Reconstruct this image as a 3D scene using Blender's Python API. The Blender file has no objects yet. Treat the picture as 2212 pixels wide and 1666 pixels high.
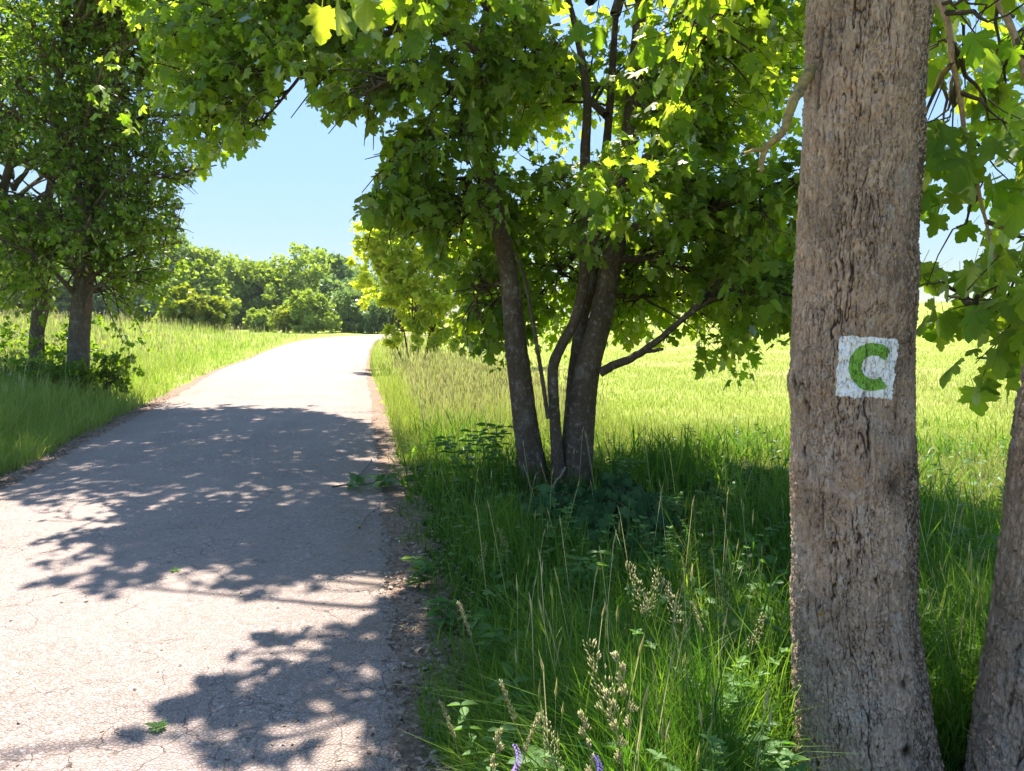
import bpy, math, random
import numpy as np
from mathutils import Matrix, Vector

random.seed(7)
rng = np.random.default_rng(7)
R = math.radians
sc = bpy.context.scene
col = sc.collection

# ------------------------------------------------------------------ camera
CAM_H = 1.55
PITCH = math.atan((833 - 690) / 1670)
cam = bpy.data.cameras.new('camera')
cam.sensor_width = 36.0
cam.lens = 36.0 * 1670 / 2212
cam.clip_start = 0.05
cam.clip_end = 2000
camo = bpy.data.objects.new('camera', cam)
col.objects.link(camo)
camo.location = (0, 0, CAM_H)
camo.rotation_euler = (math.pi / 2 - PITCH, 0, 0)
sc.camera = camo

# ------------------------------------------------------------------ sky, sun, exposure
SUN_EL, SUN_AZ = R(61), R(-14)          # azimuth from +Y, negative = to the left
world = bpy.data.worlds.new('World')
sc.world = world
world.use_nodes = True
wn = world.node_tree
wn.nodes.clear()
w_out = wn.nodes.new('ShaderNodeOutputWorld')
w_bg = wn.nodes.new('ShaderNodeBackground')
w_sky = wn.nodes.new('ShaderNodeTexSky')
w_sky.sky_type = 'NISHITA'
w_sky.sun_disc = False
w_sky.sun_elevation = SUN_EL
w_sky.sun_rotation = SUN_AZ
w_sky.altitude = 300
w_sky.air_density = 1.0
w_sky.dust_density = 0.2
w_sky.ozone_density = 3.0
w_bg.inputs['Strength'].default_value = 0.099
# even the brightness of the whole sky out a little (as summer haze does), keeping its hue
w_bw = wn.nodes.new('ShaderNodeRGBToBW')
w_pw = wn.nodes.new('ShaderNodeMath'); w_pw.operation = 'POWER'; w_pw.inputs[1].default_value = -0.85
w_mul = wn.nodes.new('ShaderNodeVectorMath'); w_mul.operation = 'SCALE'
wn.links.new(w_sky.outputs[0], w_bw.inputs[0])
wn.links.new(w_bw.outputs[0], w_pw.inputs[0])
wn.links.new(w_sky.outputs[0], w_mul.inputs[0])
wn.links.new(w_pw.outputs[0], w_mul.inputs['Scale'])
wn.links.new(w_mul.outputs[0], w_bg.inputs[0])
wn.links.new(w_bg.outputs[0], w_out.inputs[0])

SUNV = np.array([math.sin(SUN_AZ) * math.cos(SUN_EL), math.cos(SUN_AZ) * math.cos(SUN_EL), math.sin(SUN_EL)])
sun = bpy.data.lights.new('sun', 'SUN')
sun.energy = 2.8
sun.angle = R(0.55)
sun.color = (1.0, 0.91, 0.80)
suno = bpy.data.objects.new('sun', sun)
col.objects.link(suno)
suno.rotation_euler = Vector((-SUNV[0], -SUNV[1], -SUNV[2])).to_track_quat('-Z', 'Y').to_euler()
suno.location = (-8, 20, 40)

sc.view_settings.view_transform = 'Standard'
sc.view_settings.look = 'None'
sc.view_settings.gamma = 1.0
sc.view_settings.use_curve_mapping = False
sc.view_settings.exposure = 2.7
sc.cycles.max_bounces = 10
sc.cycles.diffuse_bounces = 8
sc.cycles.glossy_bounces = 2
sc.cycles.transmission_bounces = 5
sc.cycles.sample_clamp_indirect = 8
sc.cycles.use_denoising = True
try:
    sc.cycles.denoiser = 'OPENIMAGEDENOISE'
    sc.cycles.denoising_input_passes = 'RGB_ALBEDO_NORMAL'
    sc.cycles.denoising_prefilter = 'ACCURATE'
except Exception:
    pass

# ------------------------------------------------------------------ helpers
CP, SP = math.cos(PITCH), math.sin(PITCH)


def at(px, py, Y):
    """world point at forward distance Y seen at (px, py) of a 2212 x 1666 picture"""
    a, b = (px - 1106) / 1670, (833 - py) / 1670
    k = Y / (CP + b * SP)
    return np.array([a * k, Y, CAM_H + (-SP + b * CP) * k])


def onground(px, py, z=0.0):
    a, b = (px - 1106) / 1670, (833 - py) / 1670
    dz = -SP + b * CP
    k = (z - CAM_H) / dz
    return np.array([a * k, (CP + b * SP) * k, z])


def project(p):
    d = p[..., 1] * CP - (p[..., 2] - CAM_H) * SP
    u = p[..., 1] * SP + (p[..., 2] - CAM_H) * CP
    d = np.where(d < 0.05, 0.05, d)
    return 1106 + 1670 * p[..., 0] / d, 833 - 1670 * u / d, d


def ss(a, b, x):
    t = np.clip((np.asarray(x, float) - a) / (b - a), 0, 1)
    return t * t * (3 - 2 * t)


def nrm(v):
    v = np.asarray(v, float)
    return v / max(np.linalg.norm(v), 1e-9)


def in_poly(x, y, poly):
    poly = np.asarray(poly, float)
    x, y = np.asarray(x, float), np.asarray(y, float)
    inside = np.zeros(np.broadcast(x, y).shape, bool)
    j = len(poly) - 1
    for i in range(len(poly)):
        xi, yi = poly[i]
        xj, yj = poly[j]
        c = ((yi > y) != (yj > y)) & (x < (xj - xi) * (y - yi) / (yj - yi + 1e-12) + xi)
        inside ^= c
        j = i
    return inside


_tab = np.random.default_rng(99).random((256, 256))


def vnoise(u, v, pu=256, seed=0):
    u = np.asarray(u, float)
    v = np.asarray(v, float)
    iu, iv = np.floor(u).astype(int), np.floor(v).astype(int)
    fu, fv = u - iu, v - iv
    fu, fv = fu * fu * (3 - 2 * fu), fv * fv * (3 - 2 * fv)
    o = seed * 37

    def g(a, b):
        return _tab[((a % pu) + o) % 256, (b + o * 3) % 256]
    return (g(iu, iv) * (1 - fu) + g(iu + 1, iv) * fu) * (1 - fv) + (g(iu, iv + 1) * (1 - fu) + g(iu + 1, iv + 1) * fu) * fv


def worley(u, v, pu, seed=0):
    iu, iv = np.floor(u).astype(int), np.floor(v).astype(int)
    f1 = np.full(u.shape, 9.0)
    f2 = np.full(u.shape, 9.0)
    cid = np.zeros(u.shape)
    o = seed * 53
    for du in (-1, 0, 1):
        for dv in (-1, 0, 1):
            a, b = iu + du, iv + dv
            ja = _tab[((a % pu) + o) % 256, (b + 11 + o) % 256]
            jb = _tab[((a % pu) + 101 + o) % 256, (b + 77 + o) % 256]
            d = np.hypot(a + ja - u, b + jb - v)
            n = d < f1
            f2 = np.where(n, f1, np.minimum(f2, d))
            cid = np.where(n, _tab[((a % pu) + 31 + o) % 256, (b + 5) % 256], cid)
            f1 = np.where(n, d, f1)
    return f1, f2, cid


def resample(pts, n):
    """smooth curve through pts"""
    pts = np.asarray(pts, float)
    if len(pts) < 3:
        t = np.linspace(0, len(pts) - 1, n)
        return np.stack([np.interp(t, range(len(pts)), pts[:, k]) for k in range(pts.shape[1])], 1)
    P = np.vstack([2 * pts[0] - pts[1], pts, 2 * pts[-1] - pts[-2]])
    t = np.linspace(0, len(pts) - 1 - 1e-6, n)
    i = t.astype(int)
    f = (t - i)[:, None]
    p0, p1, p2, p3 = P[i], P[i + 1], P[i + 2], P[i + 3]
    return 0.5 * (2 * p1 + (p2 - p0) * f + (2 * p0 - 5 * p1 + 4 * p2 - p3) * f ** 2 + (3 * p1 - p0 - 3 * p2 + p3) * f ** 3)


class MB:
    """collects vertices, faces of any size and point attributes, then builds one mesh"""

    def __init__(self):
        self.V, self.F, self.A, self.n = [], {}, {}, 0

    def add(self, V, F, **attrs):
        V = np.asarray(V, float)
        for f in (F if isinstance(F, list) else [F]):
            f = np.asarray(f, int)
            if len(f):
                self.F.setdefault(f.shape[1], []).append(f + self.n)
        self.V.append(V)
        for k, a in attrs.items():
            self.A.setdefault(k, []).append((self.n, np.asarray(a, float)))
        self.n += len(V)

    def mesh(self, name, mat, origin=(0, 0, 0), smooth=False):
        me = bpy.data.meshes.new(name)
        V = np.vstack(self.V) - np.asarray(origin, float)
        me.vertices.add(len(V))
        me.vertices.foreach_set('co', V.astype(np.float32).ravel())
        loops, starts, s = [], [], 0
        for k, fl in self.F.items():
            f = np.vstack(fl)
            loops.append(f.ravel())
            starts.append(s + np.arange(len(f)) * k)
            s += f.size
        loops = np.concatenate(loops).astype(np.int32)
        starts = np.concatenate(starts).astype(np.int32)
        me.loops.add(len(loops))
        me.loops.foreach_set('vertex_index', loops)
        me.polygons.add(len(starts))
        me.polygons.foreach_set('loop_start', starts)
        if smooth:
            me.polygons.foreach_set('use_smooth', np.ones(len(starts), bool))
        for k, parts in self.A.items():
            d = parts[0][1].ndim
            if d == 1:
                arr = np.zeros(len(V), np.float32)
                for o, a in parts:
                    arr[o:o + len(a)] = a
                at_ = me.attributes.new(k, 'FLOAT', 'POINT')
                at_.data.foreach_set('value', arr)
            else:
                arr = np.zeros((len(V), 3), np.float32)
                for o, a in parts:
                    arr[o:o + len(a)] = a
                at_ = me.attributes.new(k, 'FLOAT_VECTOR', 'POINT')
                at_.data.foreach_set('vector', arr.ravel())
        me.update(calc_edges=True)
        me.materials.append(mat)
        return me

    def build(self, name, mat, parent=None, smooth=False):
        o_ = tuple(parent['_o']) if parent is not None else (0, 0, 0)
        me = self.mesh(name, mat, o_, smooth)
        o = bpy.data.objects.new(name, me)
        col.objects.link(o)
        if parent is not None:
            o.parent = parent
            o['_o'] = list(o_)
        else:
            o['_o'] = [0.0, 0.0, 0.0]
        return o


def tag(o, label=None, cat=None, group=None, kind=None):
    if label:
        o['label'] = label
    if cat:
        o['category'] = cat
    if group:
        o['group'] = group
    if kind:
        o['kind'] = kind
    return o


def empty(name, loc, label=None, cat=None, group=None):
    o = bpy.data.objects.new(name, None)
    o.empty_display_size = 0.2
    col.objects.link(o)
    o.location = tuple(float(c) for c in loc)
    o['_o'] = [float(c) for c in loc]
    return tag(o, label, cat, group)


def tube(pts, radii, sides=6, cap=True):
    pts = np.asarray(pts, float)
    n = len(pts)
    radii = np.broadcast_to(np.asarray(radii, float), (n,))
    T = np.gradient(pts, axis=0)
    T /= np.maximum(np.linalg.norm(T, axis=1, keepdims=True), 1e-9)
    ref = np.array([0.31, 0.95, 0.05]) if abs(T[:, 2]).mean() > 0.6 else np.array([0.03, 0.06, 1.0])
    A = np.cross(T, ref)
    A /= np.maximum(np.linalg.norm(A, axis=1, keepdims=True), 1e-9)
    B = np.cross(T, A)
    th = np.arange(sides) * 2 * np.pi / sides
    V = pts[:, None, :] + radii[:, None, None] * (np.cos(th)[None, :, None] * A[:, None, :] + np.sin(th)[None, :, None] * B[:, None, :])
    V = V.reshape(-1, 3)
    i, j = np.meshgrid(np.arange(n - 1), np.arange(sides), indexing='ij')
    j2 = (j + 1) % sides
    F = np.stack([i * sides + j, i * sides + j2, (i + 1) * sides + j2, (i + 1) * sides + j], -1).reshape(-1, 4)
    return V, F


# ------------------------------------------------------------------ materials
def mat_new(name):
    m = bpy.data.materials.new(name)
    m.use_nodes = True
    nt = m.node_tree
    nt.nodes.clear()
    out = nt.nodes.new('ShaderNodeOutputMaterial')

    def N(t, **kw):
        n = nt.nodes.new(t)
        for k, v in kw.items():
            if k.startswith('i_'):
                key = k[2:].replace('_', ' ')
                n.inputs[key].default_value = v
            else:
                setattr(n, k, v)
        return n

    def L(a, b):
        nt.links.new(a, b)
    return m, N, L, out


def mixc(N, L, fac, a, b, blend='MIX'):
    n = N('ShaderNodeMix', data_type='RGBA', blend_type=blend)
    for sock, v in ((n.inputs[0], fac), (n.inputs[6], a), (n.inputs[7], b)):
        if isinstance(v, (int, float)):
            sock.default_value = v
        elif isinstance(v, tuple):
            sock.default_value = v if len(v) == 4 else v + (1,)
        else:
            L(v, sock)
    return n.outputs[2]


def math_(N, L, op, a, b=None, c=None, clamp=False):
    n = N('ShaderNodeMath', operation=op, use_clamp=clamp)
    for s, v in zip(n.inputs, (a, b, c)):
        if v is None:
            continue
        if isinstance(v, (int, float)):
            s.default_value = v
        else:
            L(v, s)
    return n.outputs[0]


def maprange(N, L, v, a, b, c=0.0, d=1.0):
    n = N('ShaderNodeMapRange', clamp=True)
    L(v, n.inputs[0])
    for i, x in enumerate((a, b, c, d)):
        n.inputs[i + 1].default_value = x
    return n.outputs[0]


def noise(N, L, scale, detail=4, rough=0.55, vec=None, out=0):
    n = N('ShaderNodeTexNoise')
    n.inputs['Scale'].default_value = scale
    n.inputs['Detail'].default_value = detail
    n.inputs['Roughness'].default_value = rough
    if vec is not None:
        L(vec, n.inputs['Vector'])
    return n.outputs[out]


def leaf_material(name, refl_a, refl_b, trans_a, trans_b, tf=0.5, gloss=0.03, rough=0.42, veins=False):
    m, N, L, out = mat_new(name)
    v = N('ShaderNodeAttribute', attribute_name='var').outputs['Fac']
    refl = mixc(N, L, v, refl_a, refl_b)
    tr = mixc(N, L, v, trans_a, trans_b)
    if veins:
        a = N('ShaderNodeAttribute', attribute_name='lc').outputs['Vector']
        s = N('ShaderNodeSeparateXYZ')
        L(a, s.inputs[0])
        ax = math_(N, L, 'ABSOLUTE', s.outputs[0])
        best = ax
        for ang in (47, 8):
            d = math_(N, L, 'ABSOLUTE', math_(N, L, 'SUBTRACT', math_(N, L, 'MULTIPLY', ax, math.sin(R(ang))),
                                              math_(N, L, 'MULTIPLY', s.outputs[1], math.cos(R(ang)))))
            best = math_(N, L, 'MINIMUM', best, d)
        vf = maprange(N, L, best, 0.006, 0.02, 1.0, 0.0)
        # finer side veins
        w = N('ShaderNodeTexWave', wave_type='BANDS', bands_direction='DIAGONAL')
        w.inputs['Scale'].default_value = 5.0
        w.inputs['Distortion'].default_value = 1.5
        L(a, w.inputs['Vector'])
        fine = maprange(N, L, w.outputs['Fac'], 0.85, 1.0, 0.0, 0.25)
        vf2 = math_(N, L, 'MAXIMUM', math_(N, L, 'MULTIPLY', vf, 0.55), fine)
        refl = mixc(N, L, vf2, refl, (0.22, 0.27, 0.09))
        tr = mixc(N, L, vf2, tr, (0.22, 0.30, 0.05))
        b = noise(N, L, 5.0, 3, 0.5, a)
        refl = mixc(N, L, maprange(N, L, b, 0.35, 0.7, 0.0, 0.45), refl, refl_b)
    d = N('ShaderNodeBsdfDiffuse')
    t = N('ShaderNodeBsdfTranslucent')
    L(refl, d.inputs[0])
    L(tr, t.inputs[0])
    mx = N('ShaderNodeMixShader')
    mx.inputs[0].default_value = tf
    L(d.outputs[0], mx.inputs[1])
    L(t.outputs[0], mx.inputs[2])
    g = N('ShaderNodeBsdfGlossy')
    g.inputs['Roughness'].default_value = rough
    g.inputs['Color'].default_value = (1, 1, 1, 1)
    fr = N('ShaderNodeFresnel')
    fr.inputs[0].default_value = 1.4
    gf = math_(N, L, 'MULTIPLY', fr.outputs[0], gloss * 10, clamp=True)
    mx2 = N('ShaderNodeMixShader')
    L(gf, mx2.inputs[0])
    L(mx.outputs[0], mx2.inputs[1])
    L(g.outputs[0], mx2.inputs[2])
    L(mx2.outputs[0], out.inputs[0])
    return m


M = {}
M['maple'] = leaf_material('maple_leaf', (0.06, 0.125, 0.018), (0.12, 0.18, 0.032), (0.31, 0.58, 0.010), (0.62, 0.72, 0.03), 0.58, gloss=0.025, veins=True)
M['small_maple'] = leaf_material('small_maple_leaf', (0.045, 0.105, 0.018), (0.10, 0.165, 0.03), (0.20, 0.42, 0.01), (0.44, 0.58, 0.02), 0.50, 0.02)
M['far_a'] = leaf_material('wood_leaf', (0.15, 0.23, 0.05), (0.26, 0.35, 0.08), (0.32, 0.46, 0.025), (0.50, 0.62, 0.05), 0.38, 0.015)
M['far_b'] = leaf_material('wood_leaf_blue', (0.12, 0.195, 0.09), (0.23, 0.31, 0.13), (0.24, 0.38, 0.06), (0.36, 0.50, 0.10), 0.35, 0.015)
M['far_y'] = leaf_material('bush_leaf_yellow', (0.14, 0.20, 0.03), (0.22, 0.26, 0.04), (0.32, 0.42, 0.02), (0.45, 0.48, 0.04), 0.42, 0.015)
M['hedge'] = leaf_material('hedge_leaf', (0.28, 0.35, 0.05), (0.42, 0.44, 0.09), (0.66, 0.84, 0.03), (0.88, 0.92, 0.08), 0.60, 0.015)
M['ivy'] = leaf_material('ivy_leaf', (0.018, 0.055, 0.016), (0.065, 0.135, 0.05), (0.02, 0.07, 0.01), (0.04, 0.10, 0.015), 0.25, 0.012, 0.45)
M['weed'] = leaf_material('weed_leaf', (0.06, 0.145, 0.035), (0.13, 0.23, 0.08), (0.15, 0.38, 0.02), (0.30, 0.52, 0.06), 0.42, 0.025)
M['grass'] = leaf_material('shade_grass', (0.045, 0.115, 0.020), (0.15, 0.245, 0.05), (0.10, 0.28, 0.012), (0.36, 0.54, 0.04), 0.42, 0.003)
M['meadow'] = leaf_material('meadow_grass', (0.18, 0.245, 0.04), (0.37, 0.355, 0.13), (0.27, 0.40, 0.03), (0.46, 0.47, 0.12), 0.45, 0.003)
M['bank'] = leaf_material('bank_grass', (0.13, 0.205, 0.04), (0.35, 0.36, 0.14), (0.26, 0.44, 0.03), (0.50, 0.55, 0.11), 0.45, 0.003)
M['seed'] = leaf_material('seed_head', (0.33, 0.33, 0.14), (0.53, 0.50, 0.28), (0.44, 0.42, 0.12), (0.6, 0.56, 0.24), 0.4, 0.03)
M['petal'] = leaf_material('vetch_petal', (0.16, 0.10, 0.45), (0.42, 0.30, 0.62), (0.25, 0.15, 0.6), (0.5, 0.35, 0.7), 0.4, 0.03)
M['dry_leaf'] = leaf_material('dry_leaf', (0.12, 0.09, 0.07), (0.36, 0.29, 0.22), (0.10, 0.06, 0.03), (0.2, 0.13, 0.05), 0.15, 0.03)


def bark_material(name, plate_a, plate_b, crack, lichen=0.5, scale=1.0, algae=0.5):
    m, N, L, out = mat_new(name)
    tc = N('ShaderNodeTexCoord').outputs['Object']
    h = N('ShaderNodeAttribute', attribute_name='bark').outputs['Fac']
    cid = N('ShaderNodeAttribute', attribute_name='plate').outputs['Fac']
    scar = N('ShaderNodeAttribute', attribute_name='scar').outputs['Fac']
    mp = N('ShaderNodeMapping')
    mp.inputs['Scale'].default_value = (1, 1, 0.3)
    L(tc, mp.inputs[0])
    st = mp.outputs[0]
    n1 = noise(N, L, 14 * scale, 6, 0.65, st)
    n2 = noise(N, L, 90 * scale, 5, 0.7, st)
    n3 = noise(N, L, 3.2 * scale, 4, 0.6, tc)
    base = mixc(N, L, maprange(N, L, n1, 0.32, 0.68), plate_a, plate_b)
    base = mixc(N, L, math_(N, L, 'MULTIPLY', cid, 0.45), base, (plate_b[0] * 1.15, plate_b[1] * 1.08, plate_b[2] * 1.05))
    base = mixc(N, L, maprange(N, L, n2, 0.36, 0.60, 0.55, 0.0), base, (plate_a[0] * 0.42, plate_a[1] * 0.40, plate_a[2] * 0.38))
    # grey crust lichen
    n4 = noise(N, L, 22 * scale, 5, 0.7, tc)
    g = math_(N, L, 'MULTIPLY', maprange(N, L, n4, 0.56, 0.64), lichen, clamp=True)
    base = mixc(N, L, g, base, (0.40, 0.40, 0.36))
    n7 = noise(N, L, 5.5 * scale, 5, 0.65, tc)
    base = mixc(N, L, math_(N, L, 'MULTIPLY', maprange(N, L, n7, 0.52, 0.66), 0.55 * lichen), base, (0.50, 0.47, 0.42))
    n8 = noise(N, L, 2.2 * scale, 4, 0.6, tc)
    base = mixc(N, L, maprange(N, L, n8, 0.52, 0.68, 0, 0.5), base, (plate_b[0] * 1.05, plate_b[1] * 0.86, plate_b[2] * 0.70))
    # dark algae film in broad patches
    al = math_(N, L, 'MULTIPLY', math_(N, L, 'MULTIPLY', maprange(N, L, n3, 0.45, 0.70), maprange(N, L, n2, 0.35, 0.6)), algae)
    base = mixc(N, L, al, base, (0.055, 0.050, 0.036))
    # orange lichen, sparse
    n5 = noise(N, L, 9 * scale, 3, 0.5, tc)
    n6 = noise(N, L, 60 * scale, 3, 0.6, tc)
    og = math_(N, L, 'MULTIPLY', maprange(N, L, n5, 0.73, 0.76), maprange(N, L, n6, 0.42, 0.52))
    base = mixc(N, L, og, base, (0.42, 0.22, 0.03))
    # fine flakes between the furrows
    mf = N('ShaderNodeMapping')
    mf.inputs['Scale'].default_value = (1, 1, 0.42)
    L(tc, mf.inputs[0])
    dv = N('ShaderNodeVectorMath', operation='ADD')
    nz = N('ShaderNodeTexNoise')
    nz.inputs['Scale'].default_value = 45 * scale
    nz.inputs['Detail'].default_value = 3
    L(mf.outputs[0], nz.inputs['Vector'])
    sv = N('ShaderNodeVectorMath', operation='SCALE')
    sv.inputs['Scale'].default_value = 0.022
    L(nz.outputs['Color'], sv.inputs[0])
    L(mf.outputs[0], dv.inputs[0])
    L(sv.outputs[0], dv.inputs[1])
    vf = N('ShaderNodeTexVoronoi', feature='DISTANCE_TO_EDGE')
    vf.inputs['Scale'].default_value = 70 * scale
    L(dv.outputs[0], vf.inputs['Vector'])
    vc = N('ShaderNodeTexVoronoi', feature='F1')
    vc.inputs['Scale'].default_value = 70 * scale
    L(dv.outputs[0], vc.inputs['Vector'])
    vs = N('ShaderNodeSeparateColor')
    L(vc.outputs['Color'], vs.inputs[0])
    base = mixc(N, L, math_(N, L, 'MULTIPLY', maprange(N, L, vs.outputs[0], 0.55, 1.0), 0.3), base, (min(1, plate_b[0] * 1.25), min(1, plate_b[1] * 1.22), min(1, plate_b[2] * 1.2)))
    base = mixc(N, L, math_(N, L, 'MULTIPLY', maprange(N, L, vs.outputs[1], 0.6, 1.0), 0.3), base, (plate_a[0] * 0.5, plate_a[1] * 0.5, plate_a[2] * 0.5))
    fl = maprange(N, L, vf.outputs['Distance'], 0.0, 0.12)
    flm = maprange(N, L, n1, 0.35, 0.55)
    base = mixc(N, L, math_(N, L, 'MULTIPLY', math_(N, L, 'SUBTRACT', 1.0, fl), math_(N, L, 'MULTIPLY', flm, 0.35)), base, (crack[0] * 1.6, crack[1] * 1.6, crack[2] * 1.6))
    base = mixc(N, L, maprange(N, L, h, 0.05, 0.60, 1.0, 0.0), base, crack)
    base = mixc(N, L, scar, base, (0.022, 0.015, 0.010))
    b = N('ShaderNodeBsdfPrincipled')
    b.inputs['Roughness'].default_value = 0.9
    b.inputs['Specular IOR Level'].default_value = 0.15
    L(base, b.inputs['Base Color'])
    bp = N('ShaderNodeBump')
    bp.inputs['Strength'].default_value = 1.0
    bp.inputs['Distance'].default_value = 0.012 / scale
    hh = math_(N, L, 'ADD', n2, math_(N, L, 'MULTIPLY', n1, 0.6))
    hh = math_(N, L, 'ADD', hh, math_(N, L, 'MULTIPLY', fl, 0.14))
    hh = math_(N, L, 'ADD', hh, math_(N, L, 'MULTIPLY', vs.outputs[0], 0.10))
    L(hh, bp.inputs['Height'])
    L(bp.outputs[0], b.inputs['Normal'])
    L(b.outputs[0], out.inputs[0])
    return m


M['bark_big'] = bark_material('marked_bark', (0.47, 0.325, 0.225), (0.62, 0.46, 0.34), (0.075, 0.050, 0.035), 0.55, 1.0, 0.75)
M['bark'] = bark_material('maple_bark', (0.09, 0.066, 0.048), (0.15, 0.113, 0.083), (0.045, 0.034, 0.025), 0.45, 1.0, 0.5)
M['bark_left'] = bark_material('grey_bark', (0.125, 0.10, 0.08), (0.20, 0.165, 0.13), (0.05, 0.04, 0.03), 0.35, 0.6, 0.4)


def simple_bark(name, c1, c2, sc_=30):
    m, N, L, out = mat_new(name)
    tc = N('ShaderNodeTexCoord').outputs['Object']
    n1 = noise(N, L, sc_, 5, 0.65, tc)
    n2 = noise(N, L, 7, 3, 0.5, tc)
    c = mixc(N, L, maprange(N, L, n1, 0.35, 0.65), c1, c2)
    c = mixc(N, L, maprange(N, L, n2, 0.60, 0.68, 0, 0.7), c, (0.30, 0.23, 0.06))
    b = N('ShaderNodeBsdfPrincipled')
    b.inputs['Roughness'].default_value = 0.9
    b.inputs['Specular IOR Level'].default_value = 0.15
    L(c, b.inputs['Base Color'])
    bp = N('ShaderNodeBump')
    bp.inputs['Strength'].default_value = 0.6
    bp.inputs['Distance'].default_value = 0.004
    L(n1, bp.inputs['Height'])
    L(bp.outputs[0], b.inputs['Normal'])
    L(b.outputs[0], out.inputs[0])
    return m


M['twig'] = simple_bark('twig_bark', (0.045, 0.034, 0.024), (0.10, 0.078, 0.055))
M['stick'] = simple_bark('dead_wood', (0.16, 0.13, 0.105), (0.30, 0.26, 0.22))
M['lichen_branch'] = simple_bark('lichen_branch', (0.12, 0.095, 0.06), (0.36, 0.25, 0.07), 45)
M['stem'] = leaf_material('green_stem', (0.09, 0.14, 0.03), (0.24, 0.23, 0.09), (0.12, 0.2, 0.02), (0.2, 0.2, 0.05), 0.2, 0.04)


def paint_material(name, col1, col2, dirt):
    m, N, L, out = mat_new(name)
    tc = N('ShaderNodeTexCoord').outputs['Object']
    h = N('ShaderNodeAttribute', attribute_name='bark').outputs['Fac']
    n1 = noise(N, L, 40, 5, 0.65, tc)
    n2 = noise(N, L, 160, 4, 0.6, tc)
    c = mixc(N, L, maprange(N, L, n1, 0.35, 0.7), col1, col2)
    c = mixc(N, L, maprange(N, L, n2, 0.62, 0.75, 0, 0.5), c, dirt)
    c = mixc(N, L, maprange(N, L, h, 0.1, 0.5, 0.9, 0.0), c, dirt)
    mpz = N('ShaderNodeMapping')
    mpz.inputs['Scale'].default_value = (1, 1, 0.35)
    L(tc, mpz.inputs[0])
    nr_ = noise(N, L, 42, 3, 0.6, mpz.outputs[0])
    rl = maprange(N, L, math_(N, L, 'ABSOLUTE', math_(N, L, 'SUBTRACT', nr_, 0.5)), 0.0, 0.022, 1.0, 0.0)
    c = mixc(N, L, math_(N, L, 'MULTIPLY', rl, 0.6), c, dirt)
    n1 = math_(N, L, 'SUBTRACT', n1, math_(N, L, 'MULTIPLY', rl, 0.5))
    n4 = noise(N, L, 75, 5, 0.7, tc)
    c = mixc(N, L, maprange(N, L, n4, 0.66, 0.72, 0, 0.8), c, (0.27, 0.21, 0.17))
    b = N('ShaderNodeBsdfPrincipled')
    b.inputs['Roughness'].default_value = 0.6
    L(c, b.inputs['Base Color'])
    bp = N('ShaderNodeBump')
    bp.inputs['Strength'].default_value = 0.8
    bp.inputs['Distance'].default_value = 0.006
    L(n1, bp.inputs['Height'])
    L(bp.outputs[0], b.inputs['Normal'])
    L(b.outputs[0], out.inputs[0])
    return m


M['white_paint'] = paint_material('white_paint', (0.72, 0.71, 0.71), (0.82, 0.81, 0.80), (0.30, 0.27, 0.25))
M['green_paint'] = paint_material('green_paint', (0.13, 0.30, 0.022), (0.19, 0.38, 0.04), (0.06, 0.14, 0.02))


def ground_material():
    m, N, L, out = mat_new('meadow_ground')
    tc = N('ShaderNodeTexCoord').outputs['Object']
    n1 = noise(N, L, 0.35, 5, 0.6, tc)
    n2 = noise(N, L, 9, 6, 0.7, tc)
    n3 = noise(N, L, 0.09, 3, 0.5, tc)
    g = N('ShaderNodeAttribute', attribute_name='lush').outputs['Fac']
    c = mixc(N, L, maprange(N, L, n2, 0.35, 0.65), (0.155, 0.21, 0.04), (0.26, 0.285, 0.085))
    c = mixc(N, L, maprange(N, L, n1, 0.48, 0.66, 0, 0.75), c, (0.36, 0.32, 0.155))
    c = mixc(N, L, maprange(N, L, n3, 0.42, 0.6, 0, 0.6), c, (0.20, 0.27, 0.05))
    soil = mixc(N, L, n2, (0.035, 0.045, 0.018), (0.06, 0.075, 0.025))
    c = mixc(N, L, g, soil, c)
    b = N('ShaderNodeBsdfDiffuse')
    L(c, b.inputs[0])
    bp = N('ShaderNodeBump')
    bp.inputs['Strength'].default_value = 0.8
    bp.inputs['Distance'].default_value = 0.08
    L(n2, bp.inputs['Height'])
    L(bp.outputs[0], b.inputs['Normal'])
    L(b.outputs[0], out.inputs[0])
    return m


M['ground'] = ground_material()


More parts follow.
